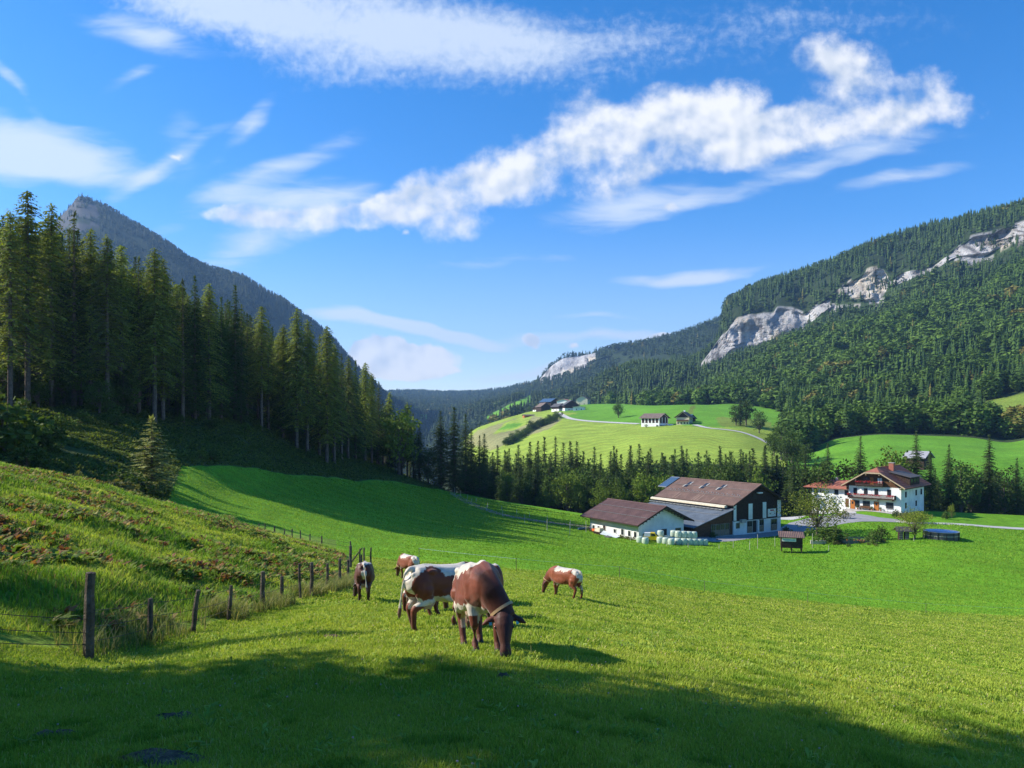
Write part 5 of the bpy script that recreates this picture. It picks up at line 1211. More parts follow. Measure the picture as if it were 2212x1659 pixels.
hut('wooden_hut', 1687, 131, pz(131, 1186), 17, 3.6, 2.3, 2.15, 2.6, 'small dark wooden hut with ribbed roof and white banner in the meadow', 'hut', M_ROOFBR, M_DKWOOD, banner=True, legs=True)
# insect house on posts
ih = building('bee_house', 1941, 139, None, 10, 'small dark two-bay bee house with grey roof left of the pool', 'bee house')
part('roof', M_DGREY, ih, slab([(-.6, -.5, 1.75), (2.6, -.5, 1.75), (2.4, .45, 2.55), (-.4, .45, 2.55)], .1), slab([(-.6, 1.4, 1.75), (-.4, .45, 2.55), (2.4, .45, 2.55), (2.6, 1.4, 1.75)], .1))
for x_ in (.1, 1.15): 
    bb = part('hive_stack', M_DKWOOD, ih, box(x_, x_+.75, .1, .8, -.5, 1.7)); part('hive_front', M_GREYW, bb, *[box(x_+.06, x_+.69, .04, .097, .2+i*.36, .46+i*.36) for i in range(4)])
# pool
pl = building('swimming_pool', 2033, 139, pz(139, 1160)-.05, 0, 'round above-ground pool with dark sides and blue cover on the meadow', 'pool')
def ring(r0, r1, z0, z1, n=48):
    V = []; Fq = []
    for k in range(n):
        a = 6.2832*k/n; c_, s_ = math.cos(a), math.sin(a); V += [(r0*c_, r0*s_, z0), (r1*c_, r1*s_, z0), (r1*c_, r1*s_, z1), (r0*c_, r0*s_, z1)]
    for k in range(n):
        for e_ in range(4): Fq.append((k*4+e_, k*4+(e_+1) % 4, ((k+1) % n)*4+(e_+1) % 4, ((k+1) % n)*4+e_))
    return V, Fq
def disc(r_, z, n=48, zc=None):
    return [(r_*math.cos(6.2832*k/n), r_*math.sin(6.2832*k/n), z) for k in range(n)]+[(0, 0, z if zc is None else zc)], [(k, (k+1) % n, n) for k in range(n)]
part('side_wall', simple_mat('pool_wall', (.06, .065, .075), .4), pl, ring(2.85, 2.95, -.9, 1.15)); part('band', M_STEEL, pl, ring(2.96, 2.99, .42, .55)); part('rim', M_STEEL, pl, ring(2.8, 3.02, 1.153, 1.2))
part('cover', simple_mat('blue_cover', (.03, .13, .36), .35, .5), pl, disc(2.79, 1.12, zc=.98))
part('post', M_BLACK, pl, *[box(3.0*math.cos(a)-.04, 3.0*math.cos(a)+.04, 3.0*math.sin(a)-.04, 3.0*math.sin(a)+.04, -.9, 1.15) for a in [6.2832*k/14 for k in range(14)]])
# raised vegetable bed
vg = building('vegetable_garden', 1822, 139, None, 3, 'grey wooden raised garden enclosure with pumpkins among the plants', 'garden bed')
part('fence_panel', M_GREYW, vg, *[box(i*.16, i*.16+.12, -.03, .0, -.4, .8+.05*math.sin(i*3)) for i in range(42)], *[box(i*.16, i*.16+.12, 3.0, 3.03, -.4, 1.0) for i in range(42)], *[box(-.03, 0, .05+i*.16, .17+i*.16, -.4, .9) for i in range(18)], *[box(6.72, 6.75, .05+i*.16, .17+i*.16, -.4, .9) for i in range(18)])
part('soil', simple_mat('soil', (.07, .05, .03), .95), vg, box(.05, 6.7, .1, 2.95, -.4, .45))
M_HERB = simple_mat('herb_leaves', (.07, .13, .02), .8, .2, .5, 20)
for _ in range(14): part('plant', M_HERB, vg, blob((random.uniform(.3, 6.4), random.uniform(.4, 2.6), .6), (.3, .3, .25), 7))
M_PUMP = simple_mat('pumpkin_skin', (.70, .22, .02), .5)
for k, (x_, y_, s_) in enumerate(((.9, .5, .42), (2.3, .7, .28), (2.9, .45, .28), (3.5, .8, .26), (4.0, .5, .24), (5.9, .7, .28))):
    p_ = building('pumpkin', 0, 1, 0, 0, ('biggest orange pumpkin at the left end of the garden enclosure' if k == 0 else 'orange pumpkin in the garden enclosure'), 'pumpkin', None if k == 0 else 'small pumpkins in the garden enclosure')
    p_.location = vg.matrix_world @ Vector((x_, y_, .5)) if False else Matrix.Translation(vg.location) @ Matrix.Rotation(vg.rotation_euler.z, 4, 'Z') @ Vector((x_, y_, .6))
    v, f_ = blob((0, 0, 0), (s_, s_, s_*.75), 12); v = [Vector((a.x*(1+.07*math.cos(8*math.atan2(a.y, a.x))), a.y*(1+.07*math.cos(8*math.atan2(a.y, a.x))), a.z)) for a in v]
    part('body', M_PUMP, p_, (v, f_), smooth=True); part('stalk', M_GREYW, p_, tube([(0, 0, s_*.6), (.03, 0, s_*.95)], [.04, .025], 5))
pw = building('stone_planter', 1768, 141, None, 8, 'low pale stone planter wall under the yellow green tree', 'planter')
part('wall', simple_mat('pale_stone', (.50, .46, .38), .9, .1, .3, 6), pw, box(-1.4, 1.4, 0, .35, -.5, .6)); part('coping', M_CONC, pw, box(-1.45, 1.45, -.05, .4, .603, .68))
tree_px('bush', 1782, 142.5, 1128, 'broad green bush behind the pale stone planter', wide=1.6)
for px, Y, top, lab in ((1808, 140, 1130, 'green garden shrub left of the vegetable enclosure'), (1904, 141, 1132, 'green garden shrub right of the vegetable enclosure'), (1886, 137, 1142, 'thin grey green shrub in front of the vegetable enclosure'),
                        (1870, 139, 1108, 'x')):
    if lab != 'x': tree_px('bush', px, Y, top, lab, wide=.9)
for i in range(14):
    px = 1800+i*8.5+random.uniform(-3, 3); s_ = on_ground(px, 1172+random.uniform(-4, 10), 100, 160)
    tree('dry_bush' if i % 2 else 'bush', s_.x, s_.y, random.uniform(.5, 1.1), 'low tangled garden plant below the vegetable enclosure', 'low plants below the vegetable enclosure', z=s_.z, name='garden_plant', cat='garden plant')
tree_px('bush', 1937, 168, 1099, 'clipped round dark green bush at the corner of the farmhouse', wide=1.0)
tree_px('dry_bush', 1822, 166, 1102, 'dark flowering bush at the left of the farmhouse terrace', wide=1.3)
tree_px('dry_bush', 1955, 164, 1105, 'reddish shrub below the farmhouse corner', wide=1.6)
tree_px('dry_bush', 1976, 160, 1104, 'yellow flowering shrub right of the farmhouse corner', wide=1.6)
tree_px('bush', 2044, 168, 1102, 'small leafy shrub in the shadow right of the farmhouse', wide=.8)
tree_px('orchard', 2056, 170, 1085, 'thin young tree in the shadow right of the farmhouse', wide=.4)
tree_px('bush', 1700, 154, 1136, 'dark bush against the right corner of the big barn', wide=1.2)
tree_px('bush', 1541, 146, 1146, 'dark climbing bush against the brown lean-to wall', wide=1.0); tree_px('dry_bush', 1549, 142, 1164, 'small yellow shrub in front of the lean-to', wide=1.2)
# ---- distant farms on the hill
def far_house(name, px, Y, py, th, W_, L, he, hr, label, wallm, roofm, upper=None, ov=.9, wins=(), cat='house', group=None):
    g = on_ground(px, py, Y*.72, Y*1.3) if Y > 280 and Y < 2000 else Vector((0, Y, pz(Y, py)))
    e = building(name, px, g.y, g.z, th, label, cat, group)
    part('wall', wallm, e, prism_y([(0, -2), (W_, -2), (W_, he+.2), (W_/2, hr-.2), (0, he+.2)], 0, L))
    part('roof', roofm, e, slab([(-ov, -ov, he), (W_/2, -ov, hr), (W_/2, L+ov, hr), (-ov, L+ov, he)][::-1], .2), slab([(W_+ov, -ov, he), (W_+ov, L+ov, he), (W_/2+.003, L+ov, hr), (W_/2+.003, -ov, hr)][::-1], .2))
    if upper: part('upper_boards', upper, e, prism_y([(-.05, he*.5), (W_+.05, he*.5), (W_+.05, he+.15), (W_/2, hr-.22), (-.05, he+.15)], -.06, L+.06))
    for f_, a_, z_ in wins:
        window(e, a_, z_, .9, 1.1, f_, {'-y': -.0, '-x': 0, '+x': W_}[f_], M_DKFRAME, bars=0, fw=.05)
    return e
M_LTROOF = simple_mat('grey_brown_tiles', (.165, .125, .105), .8, .2, .25, .8)
fb = far_house('far_barn', 1424.0, 512, 921, -48, 12.0, 14.5, 5.8, 9.2, 'white and brown barn with pillars on the mown hill, left of the far farmhouse', M_PLASTER, M_LTROOF, None, 1.3, cat='barn')
part('gable_boards', M_DKWOOD, fb, prism_y([(1.0, 2.3), (11, 2.3), (11, 6), (6, 8.6), (1, 6)], -.08, -.003)); part('pillar', M_PLASTER, fb, box(3.3, 4.1, -.2, -.083, 2.3, 6.2), box(7.6, 8.4, -.2, -.083, 2.3, 6.2))
for i in range(5): part('bay_boards', M_DKWOOD, fb, box(-.1, -.003, .9+i*2.8, 2.7+i*2.8, 2.4, 5.4))
fh = far_house('far_farmhouse', 1461, 512, 918, 25, 8.8, 12.0, 5.2, 9.3, 'cream far farmhouse with grey brown hipped roof on the mown hill', simple_mat('cream_plaster', (.66, .58, .38), .9), M_LTROOF, None, 1.4)
part('gable_boards', M_DKWOOD, fh, prism_y([(.3, 5.2), (8.5, 5.2), (4.4, 8.6)], -.12, -.003)); part('balcony', M_BRWOOD, fh, box(.3, 8.4, -1.0, -.003, 2.6, 3.5)); part('chimney', M_PLASTER, fh, box(4.0, 5.0, 5, 6, 8.8, 10.2))
for x_ in (1.2, 3.4, 5.6, 7.6): window(fh, x_, .8, .8, 1.1, '-y', 0, M_DKFRAME, bars=0, fw=.04)
for y_ in (2.5, 5.5, 8.5): 
    for z_ in (.8, 3.3): window(fh, y_, z_, .8, 1.1, '+x', 8.8, M_DKFRAME, bars=0, fw=.04)
far_house('far_shed', 1488, 540, 912, -35, 7, 7, 2.6, 5.6, 'dark roofed shed right behind the far farmhouse', M_DKWOOD, M_SOLAR, cat='shed')
sl = building('silage_cover', 1432, 515, None, 0, 'long low white covered heap between the far barn and the far farmhouse', 'covered heap')
part('cover', M_WHITE, sl, prism_x([(-2, 0), (2, 0), (1.5, 1.1), (-1.5, 1.1)], -5, 7)); part('edge', M_GREYW, sl, box(-5.1, 7.1, -2.3, -2.0, -.6, .35))
hd = far_house('orange_hut', 1129, 800, 903.5, 70, 5, 12, 3.0, 4.2, 'low orange wooden field hut on the slope below the hamlet', simple_mat('orange_boards', (.45, .15, .05), .8), M_LTROOF, cat='hut')
part('opening', M_BLACK, hd, box(-.03, -.003, 5, 10, 0, 2.4))
GHm = [('hamlet_barn', 1151, 915, 889.5, 55, 11, 17, 4.5, 6.5, 'low white barn with grey roof at the left end of the hamlet', M_PLASTER, M_DGREY, M_DKWOOD),
 ('hamlet_barn', 1169, 925, 889, -20, 12, 16, 5.5, 10.5, 'dark gabled barn in the left half of the hamlet', M_DKWOOD, M_LTROOF, None),
 ('hamlet_barn', 1190, 960, 882, -40, 14, 20, 8, 12.5, 'long dark barn with bluish roof at the back of the hamlet', M_DKWOOD, M_SOLAR, None),
 ('hamlet_house', 1203, 950, 881, 30, 16, 10, 8, 10.5, 'white hamlet house with low red roof at the back of the hamlet', M_PLASTER, simple_mat('pale_red_tiles', (.38, .19, .14), .8), None),
 ('hamlet_house', 1207, 915, 888.5, -30, 9, 14, 5, 8.6, 'small dark roofed house in front in the middle of the hamlet', M_PLASTER, M_DGREY, M_DKWOOD),
 ('hamlet_house', 1220, 905, 888, -10, 15, 13, 6, 11.5, 'white gabled hamlet house with dark roof at the front right', M_PLASTER, M_DGREY, M_DKWOOD),
 ('hamlet_annex', 1238, 905, 887.5, 10, 12, 9, 4, 4.8, 'flat white annex at the right end of the hamlet', M_PLASTER, M_CONC, None),
 ('hamlet_house', 1245, 965, 875.5, 20, 14, 12, 7, 12, 'cream house with grey roof and dormers standing apart on the right of the hamlet', simple_mat('cream_wall', (.62, .56, .42), .9), M_LTROOF, None)]
for nm, px, Y, py, th, W_, L, he, hr, lab, wm, rm, up in GHm:
    far_house(nm, px, Y, py, th, W_, L, he, hr, lab, wm, rm, up, 1.2, [('-y', W_*.3, 1.0), ('-y', W_*.7, 1.0), ('-x', L*.3, 1.0), ('-x', L*.7, 1.0)], 'barn' if 'barn' in nm else 'house')
for px, Y, top, lab in ((1160, 1010, 873, 'dark tree left behind the hamlet'), (1235, 990, 868, 'dark tree between hamlet houses'), (1145, 1000, 876, 'leafy tree at the far left end of the hamlet')):
    tree_px('broadleaf', px, Y, top, lab)
far_house('forest_hut', 1996, 262, 1003, -35, 5.5, 6.5, 2.2, 4.6, 'hut with pale roof half hidden by spruces behind the farmhouse', M_DKWOOD, simple_mat('pale_sheet_roof', (.30, .30, .32), .5), cat='hut')
far_house('white_hut', 1140+244*.2451, 2450, 868, 10, 14, 10, 5, 8, 'tiny pale hut on the distant green slope', M_PLASTER, M_LTROOF, cat='hut')

# ------------------------------------------------------------------ roads and yard: sheets laid over the ground
from mathutils.geometry import delaunay_2d_cdt
M_BLUEW = simple_mat('blue_white_wire', (.40, .52, .62), .5)
def sheet(name, poly, mat, step, lift=.05, kind='structure'):
    """poly in world (x, y); draped over the terrain"""
    xs = [p[0] for p in poly]; ys = [p[1] for p in poly]; n = len(poly); pts = []
    for i in range(n):
        a, b_ = Vector(poly[i]), Vector(poly[(i+1) % n]); m = max(1, int((b_-a).length/step))
        pts += [a.lerp(b_, k/m) for k in range(m)]
    nb = len(pts); edges = [(i, (i+1) % nb) for i in range(nb)]
    gx = np.arange(min(xs), max(xs), step); gy = np.arange(min(ys), max(ys), step)
    X, Yg = np.meshgrid(gx, gy); ins = inpoly(X, Yg, [tuple(p) for p in poly])
    inner = [Vector((a, b_)) for a, b_ in zip(X[ins], Yg[ins])]
    V, E, Fc, _, _, _ = delaunay_2d_cdt(pts+inner, edges, [list(range(nb))], 1, 1e-4)
    z = terr_z([v.x for v in V], [v.y for v in V])
    o = mesh_obj(name, [(v.x, v.y, zz+lift) for v, zz in zip(V, z)], [tuple(f) for f in Fc], mat); tag(o, kind=kind); return o
def G2(px, py, lo=60, hi=900):
    p = on_ground(px, py, lo, hi); return (p.x, p.y)
def strip(name, pts, width, mat, step, lift=.05):
    P = [Vector(p) for p in pts]; L, R = [], []
    for i, p in enumerate(P):
        d = (P[min(i+1, len(P)-1)]-P[max(i-1, 0)]).normalized(); nrm = Vector((-d.y, d.x))*width/2
        L.append(p+nrm); R.append(p-nrm)
    return sheet(name, [tuple(q) for q in L+R[::-1]], mat, step, lift)
def smooth_path(pts, n=6):
    P = [Vector(p) for p in pts]; out = []
    for i in range(len(P)-1):
        p0, p1, p2, p3 = P[max(i-1, 0)], P[i], P[i+1], P[min(i+2, len(P)-1)]
        for k in range(n):
            t = k/n; out.append(0.5*((2*p1)+(p2-p0)*t+(2*p0-5*p1+4*p2-p3)*t*t+(3*p1-p0-3*p2+p3)*t**3))
    return out+[P[-1]]
yard = [G2(*p) for p in ((1500, 1167), (1545, 1171), (1575, 1170), (1625, 1163), (1683, 1157), (1735, 1149), (1775, 1141), (1815, 1133), (1860, 1127), (1905, 1127), (1948, 1129), (1948, 1123), (1900, 1118), (1842, 1109), (1800, 1112), (1745, 1120), (1705, 1130), (1690, 1138), (1640, 1147), (1584, 1155), (1530, 1160), (1500, 1161))]
sheet('farmyard', yard, M_ASPH, 2.0)
strip('road', smooth_path([G2(1940, 1125), G2(2008, 1131), (128, 166), (150, 168), (190, 172)]), 2.6, M_ROADW, 1.6, .06)
strip('road', smooth_path([G2(1690, 1098, 150, 230), G2(1722, 1100, 150, 230), G2(1790, 1107), G2(1830, 1109)]), 4.0, M_ROADW, 2.0, .06)
strip('track', smooth_path([at(940, 222).xy, at(958, 212).xy, G2(985, 1070), G2(1012, 1085), G2(1050, 1101), G2(1100, 1115), G2(1160, 1125), G2(1230, 1134), G2(1270, 1139), G2(1300, 1146)], 4), 3.0, M_GRAVEL, 1.2)
strip('hill_road', smooth_path([G2(1205, 892), G2(1213, 896), G2(1230, 904), G2(1262, 909), G2(1320, 913), G2(1380, 916)], 4), 5.0, M_ROADW, 6.0, .25)
strip('hill_road', smooth_path([G2(1500, 918), G2(1530, 925), G2(1570, 929), G2(1605, 935), G2(1640, 948), G2(1670, 964), G2(1700, 980)], 4), 4.2, M_ROADW, 5.0, .25)
strip('path', smooth_path([M3 @ Vector((X3-1, -3.2, 0)), M3 @ Vector((-4, -3.2, 0)), M3 @ Vector((1, -3.0, 0))]).copy() if False else [(M3 @ Vector((X3-.4, -1.2, 0))).xy, (M3 @ Vector((.4, -1.2, 0))).xy], 2.4, M_CONC, 1.0, .08)

# ------------------------------------------------------------------ fences
M_POST = simple_mat('weathered_post', (.115, .095, .075), .9, .1, .4, 5.0, .8, 22)
M_POSTP = simple_mat('pale_post', (.42, .40, .34), .8)
M_WIRE = simple_mat('rusty_wire', (.06, .05, .045), .7)
def post_shape(x, y, z, h, r_, lean=(0, 0), seed=0, sides=7):
    rr = random.Random(seed); n = 5; pts = []; rad = []
    for i in range(n+1):
        u = i/n; pts.append((x+lean[0]*u*h+rr.uniform(-.012, .012), y+lean[1]*u*h, z-.25+u*(h+.25))); rad.append(r_*(1.08-.16*u)*rr.uniform(.92, 1.08))
    v, f_ = tube(pts, rad, sides); v = list(v); c0 = len(v); v.append(Vector(pts[-1])+Vector((0, 0, .02)))
    f_ = list(f_)+[(n*sides+k, n*sides+(k+1) % sides, c0) for k in range(sides)]
    return v, f_
def fence(name, label, posts, radius=.05, wires=(.35, .65, .92), wire_r=.007, mat=M_POST, wmat=M_WIRE, min_h=.5, sag=.03):
    """posts: (px, depth, top row, lean)"""
    e = empty(name, at(posts[0][0], posts[0][1])); tag(e, label, 'fence'); o0 = e.location; tops = []
    for i, q in enumerate(posts):
        px, Y, top = q[:3]; lean = q[3] if len(q) > 3 else 0; k = q[4] if len(q) > 4 else 1
        g = at(px, Y); h = max(min_h, pz(Y, top)-g.z)
        v, f_ = post_shape(g.x-o0.x, g.y-o0.y, g.z-o0.z, h, radius*k, (lean, 0), i)
        part('post', mat, e, (v, f_)); tops.append((g-o0, h, lean))
    for wf in wires:
        sh = []
        for (a, ha, la), (b_, hb, lb) in zip(tops[:-1], tops[1:]):
            hh = min(ha, hb, 1.25)*wf
            pa = a+Vector((la*hh, 0, hh)); pb = b_+Vector((lb*hh, 0, hh)); m = (pa+pb)/2; m.z -= sag*(pa-pb).length*.3
            q1 = (pa+m)/2; q1.z -= sag*.06*(pa-pb).length; q3 = (pb+m)/2; q3.z -= sag*.06*(pa-pb).length
            sh.append(tube([pa, q1, m, q3, pb], [wire_r]*5, 4))
        part('wire', wmat, e, *sh)
    return e
fence('wire_fence', 'old barbed wire fence with leaning dark wooden posts between the bank and the pasture',
      [(-150, 10.6, 1300), (190, 13.4, 1237, .03, 1.5), (323, 16.7, 1293, .02), (414, 18.2, 1275, .15), (492, 20.5, 1265, .10, .9), (567, 23, 1235, 0, 1.25), (609, 25, 1245, .0), (649, 26.5, 1218, -.03, .8), (673, 27.5, 1215, .0, 1.2), (706, 31, 1218, .03), (733, 34, 1207, .02, 1.1), (752, 36.5, 1210), (757, 44, 1179, .0, 1.4)], .062, (.30, .58, .90), .006)
e_ = fence('fence_corner', 'cluster of slanting posts at the far corner of the pasture fence', [(777, 45, 1186), (781, 44, 1198), (786, 46, 1183), (801, 46, 1183)], .055, (.6,), .008)
g = at(770, 45); part('brace', M_POST, e_, tube([(g.x-e_.location.x-.6, 0, -.1), (g.x-e_.location.x+.35, 0, 1.15)], [.05, .04], 6))
zx = [905,958,1010,1062,1103,1140,1182,1229,1268,1320,1373,1443,1525,1578,1648,1712,1777,1838,1908,1995,2205]
zt = [15,30,35,55,80,85,85,115,105,110,132,155,170,205,205,215,245,250,258,272,330]
fence('meadow_fence', 'thin post fence running along the meadow behind the crest of the bank', [(108.4+a*.2941, 66-10*i/20, 1084.4+b_*.2941, (.12 if i in (0, 4, 6, 12, 15) else .0), 1+.25*(i in (8, 9, 14, 19, 20))) for i, (a, b_) in enumerate(zip(zx, zt))], .05, (.5, .85), .008, min_h=.9)
fence('electric_fence', 'light electric wire fence crossing the pasture behind the right-hand cow', [(905, 54, 1198), (1115, 50, 1214), (1338, 56, 1232), (1522, 61, 1256), (1745, 64, 1278), (2000, 68, 1303), (2260, 74, 1322)], .022, (.95,), .006, M_POST, M_BLUEW, min_h=.9, sag=.01)
pz_ = [(910, 1310), (960, 1350), (1025, 1390), (1100, 1415), (1200, 1445), (1325, 1480), (1457, 1510), (1570, 1525), (1727, 1555), (1930, 1595), (2068, 1605)]
fence('track_fence', 'pale post fence along the upper side of the gravel track', [(759+a*.2451, np.interp(a, [910, 1200, 2068], [200, 168, 146]), 732+b_*.2451) for a, b_ in pz_], .05, (.9,), .010, M_POSTP, min_h=1.1)
fence('track_fence', 'pale post fence along the near side of the gravel track', [(759+a*.2451, Y, 732+b_*.2451) for a, b_, Y in ((1060, 1440, 176), (1193, 1480, 162), (1335, 1510, 154), (1527, 1550, 147), (1725, 1590, 141), (1925, 1615, 138))], .05, (.9,), .010, M_POSTP, min_h=1.0)
fence('yard_fence', 'row of thin pale fence sticks in the grass below the big barn and hut', [(1193+a*.2451, Y, 976+b_*.2451) for a, b_, Y in ((690, 780, 136), (1010, 835, 129), (1197, 825, 128), (1470, 815, 129), (1595, 788, 133), (1740, 785, 132), (1810, 728, 135), (1962, 748, 138))]+[(1755, 137, 1152), (1790, 131, 1178), (1974, 136, 1168)], .045, (.85,), .008, M_POSTP, min_h=.8)

# ------------------------------------------------------------------ bales, truck and yard clutter
M_BALE = simple_mat('pale_green_wrap', (.44, .52, .42), .28, .5, .10, 2.5, .35, 5)
def bale_mesh():
    V = []; Fq = []; n = 20; rr = random.Random(2)
    prof = [(0, .0), (.44, .0), (.56, .06), (.61, .20), (.625, .55), (.61, .95), (.55, 1.12), (.42, 1.19), (0, 1.2)]
    for i, (r_, z) in enumerate(prof):
        for k in range(n):
            a = 6.2832*k/n; q = r_*(1+.03*math.sin(3*a+i)+rr.uniform(-.012, .012)); V.append((q*math.cos(a), q*math.sin(a), z))
    for i in range(len(prof)-1):
        for k in range(n): Fq.append((i*n+k, i*n+(k+1) % n, (i+1)*n+(k+1) % n, (i+1)*n+k))
    me = bpy.data.meshes.new('hay_bale'); me.from_pydata(V, [], Fq); me.materials.append(M_BALE); me.polygons.foreach_set('use_smooth', np.ones(len(Fq), bool)); return me
BM = bale_mesh(); GB = 'wrapped bales by the small barn'
def bale(px, Y, zz, lab):
    o = bpy.data.objects.new('wrapped_bale', BM); COL.objects.link(o); g = at(px, Y); o.location = (g.x, g.y, g.z+zz-.03); o.rotation_euler = (0, 0, random.random()*6); tag(o, lab, 'bale', GB)
bale(1382, 133.5, 0, 'pale green wrapped bale half behind another, left of the yellow pickup'); bale(1394, 132.0, 0, 'front pale green wrapped bale left of the yellow pickup')
low_ = [(1426, 133.6), (1438, 132.8), (1450, 131.6), (1464, 132.4), (1476.5, 132.4), (1488.5, 132.6), (1500, 132.8), (1511, 133.0), (1522, 133.3)]
for i, (px, Y) in enumerate(low_): bale(px, Y, 0, 'pale green wrapped bale, %s from the left in the ground row right of the pickup' % ORD[i])
for i, px in enumerate((1465, 1477, 1488, 1499)): bale(px, 133.6, 1.18, 'pale green wrapped bale, %s from the left in the top row' % ORD[i])
for px, Y, z_, l in ((1427, 134.8, 1.05, 'single wrapped bale stacked high just right of the yellow pickup'), (1455, 135.2, 1.1, 'shaded wrapped bale stacked behind the left end of the top row'), (1440, 135.2, 0, 'shaded wrapped bale standing against the barn gable behind the row'), (1428, 134.9, -.1, 'lower wrapped bale under the single high bale beside the pickup')): bale(px, Y, z_, l)
tk = building('pickup_truck', 1390, 134.6, gz((1390-CX)/F_PX*134.6, 134.6), 78, 'small yellow pickup with white canopy parked at the barn corner among bales', 'pickup')
tk.rotation_euler.z = math.radians(-12)
M_YEL = simple_mat('yellow_paint', (.72, .50, .01), .3, .5)
part('body', M_YEL, tk, prism_y([(0, .45), (3.6, .45), (3.62, .95), (3.5, 1.08), (2.45, 1.15), (2.05, 1.68), (1.25, 1.72), (1.2, 1.05), (0, 1.05)], 0, 1.55))
part('canopy', M_WHITE, tk, prism_y([(.02, 1.053), (1.19, 1.053), (1.22, 1.7), (.15, 1.7)], .03, 1.52)); part('windscreen', M_GLASS, tk, prism_y([(2.40, 1.17), (2.44, 1.17), (2.09, 1.64), (2.05, 1.64)], .12, 1.43))
part('side_window', M_GLASS, tk, prism_y([(1.35, 1.15), (2.2, 1.15), (1.98, 1.6), (1.35, 1.62)], -.012, -.002)); part('grille', M_BLACK, tk, box(3.622, 3.65, .2, 1.35, .55, .92)); part('bumper', M_BLACK, tk, box(3.5, 3.75, 0, 1.55, .38, .52))
for y_ in (.3, 1.25): part('headlight', M_WHITE, tk, box(3.652, 3.67, y_-.1, y_+.1, .66, .84))
for x_ in (.75, 2.9):
    for y_ in (-.04, 1.4):
        wl = part('wheel', M_BLACK, tk, tube([(x_, y_, .36), (x_, y_+.19, .36)], [.36, .36], 16), tube([(x_, y_, .36), (x_, y_-.002, .36)], [.36, .01], 16)); part('hub', M_STEEL, wl, tube([(x_, y_-.012, .36), (x_, y_-.01, .36)], [.15, .01], 10))
MB1 = Matrix.Translation(b1.location) @ Matrix.Rotation(b1.rotation_euler.z, 4, 'Z')
def beside(name, x, y, label, cat, rz=0):
    p = MB1 @ Vector((x, y, 0)); e = empty(name, (p.x, p.y, gz(p.x, p.y)), b1.rotation_euler.z+rz); tag(e, label, cat); return e
q = beside('lumber_pile', -1.6, 9.6, 'stack of pale sawn boards on dark pallets by the barn wall', 'wood stack')
part('boards', M_CREAM, q, box(-.7, .6, -.8, .8, .55, .95), box(-.6, .5, -.7, .5, .953, 1.25)); part('pallet', M_DKWOOD, q, *[box(-.8, .8, -.9+i*.35, -.7+i*.35, 0, .54) for i in range(6)])
q = beside('pipe_pile', -1.9, 6.2, 'bundle of long pale blue pipes leaning along the barn wall', 'pipes', .12)
for i in range(5): part('pipe', simple_mat('pale_blue_pipe', (.50, .56, .62), .4), q, tube([(-.5+i*.22, -2.4, .12+.05*i), (-.4+i*.22, 2.1, .35+.12*i)], [.09, .09], 8))
q = beside('wheelbarrow', -1.4, 11.6, 'orange barrow standing at the far end of the barn wall', 'barrow')
part('tub', simple_mat('orange_metal', (.65, .14, .04), .5), q, prism_x([(-.5, .75), (.5, .75), (.3, .35), (-.3, .35)], -.35, .35)); part('wheel', M_BLACK, q, tube([(-.05, .55, .2), (.05, .55, .2)], [.2, .2], 12)); part('handle', M_STEEL, q, tube([(-.25, .4, .35), (-.25, -1.0, .6)], [.025, .025], 5)); part('handle', M_STEEL, q, tube([(.25, .4, .35), (.25, -1.0, .6)], [.025, .025], 5))
q = beside('scrap_wood', -1.4, 12.9, 'heap of broken brown branches and planks at the far end of the barn wall', 'wood heap')
rr = random.Random(9)
for i in range(12): part('plank', M_BRWOOD, q, tube([(rr.uniform(-.8, .8), rr.uniform(-.9, .9), rr.uniform(0, .3)), (rr.uniform(-.8, .8), rr.uniform(-.9, .9), rr.uniform(.3, .9))], [.05, .04], 5))
q = beside('plank_stack', -2.9, 5.3, 'low stack of grey planks lying in the grass by the barn', 'planks', .5)
for i in range(5): part('plank', M_GREYW, q, box(-.9+i*.02, .9, -.5+i*.22, -.32+i*.22, .05, .16+.02*i))
q = beside('tarp_roll', -2.2, 14.6, 'dark rolled tarpaulin at the far corner of the small barn', 'tarpaulin'); part('roll', M_SOLAR, q, *caps([(-.8, 0, .25), (.8, .1, .25)], [.28, .25], 8))
for i in range(5): 
    p = MB1 @ Vector((-1.1-.3*(i % 2), .3+i*.9, 0)); tree('dry_bush', p.x, p.y, .8, 'brown weeds at the foot of the small barn wall', 'weeds along the small barn wall', name='weed_clump', cat='weeds')

# ------------------------------------------------------------------ power line stub poles are not visible; power lines seen across the far meadow
# ------------------------------------------------------------------ grass, bracken and ground litter
M_GRASS = foliage_mat('grass_blades', 0.35, 0.0)
def sample_ground(rg, n, px0, px1, t0, t1, weight=None):
    """random points on the terrain, uniform over its plan area; returns world points and picture columns"""
    c0, c1 = np.searchsorted(PXA, [px0, px1]); r0, r1 = np.searchsorted(GT, [t0, t1])
    c1 = min(c1, ncol-1); r1 = min(r1, NR-1)
    wg = areas[r0:r1, c0:c1].copy()
    if weight is not None: wg *= weight[r0:r1, c0:c1]
    cdf = np.cumsum(wg.ravel()); pick = np.searchsorted(cdf, rg.random(n)*cdf[-1]); pick = np.minimum(pick, wg.size-1)
    ri, ci = np.unravel_index(pick, wg.shape); ri += r0; ci += c0; a, b_ = rg.random(n), rg.random(n)
    return vx[ri, ci]*((1-a)*(1-b_))[:, None]+vx[ri+1, ci]*(a*(1-b_))[:, None]+vx[ri, ci+1]*((1-a)*b_)[:, None]+vx[ri+1, ci+1]*(a*b_)[:, None], PX2[ri, ci], T2[ri, ci]
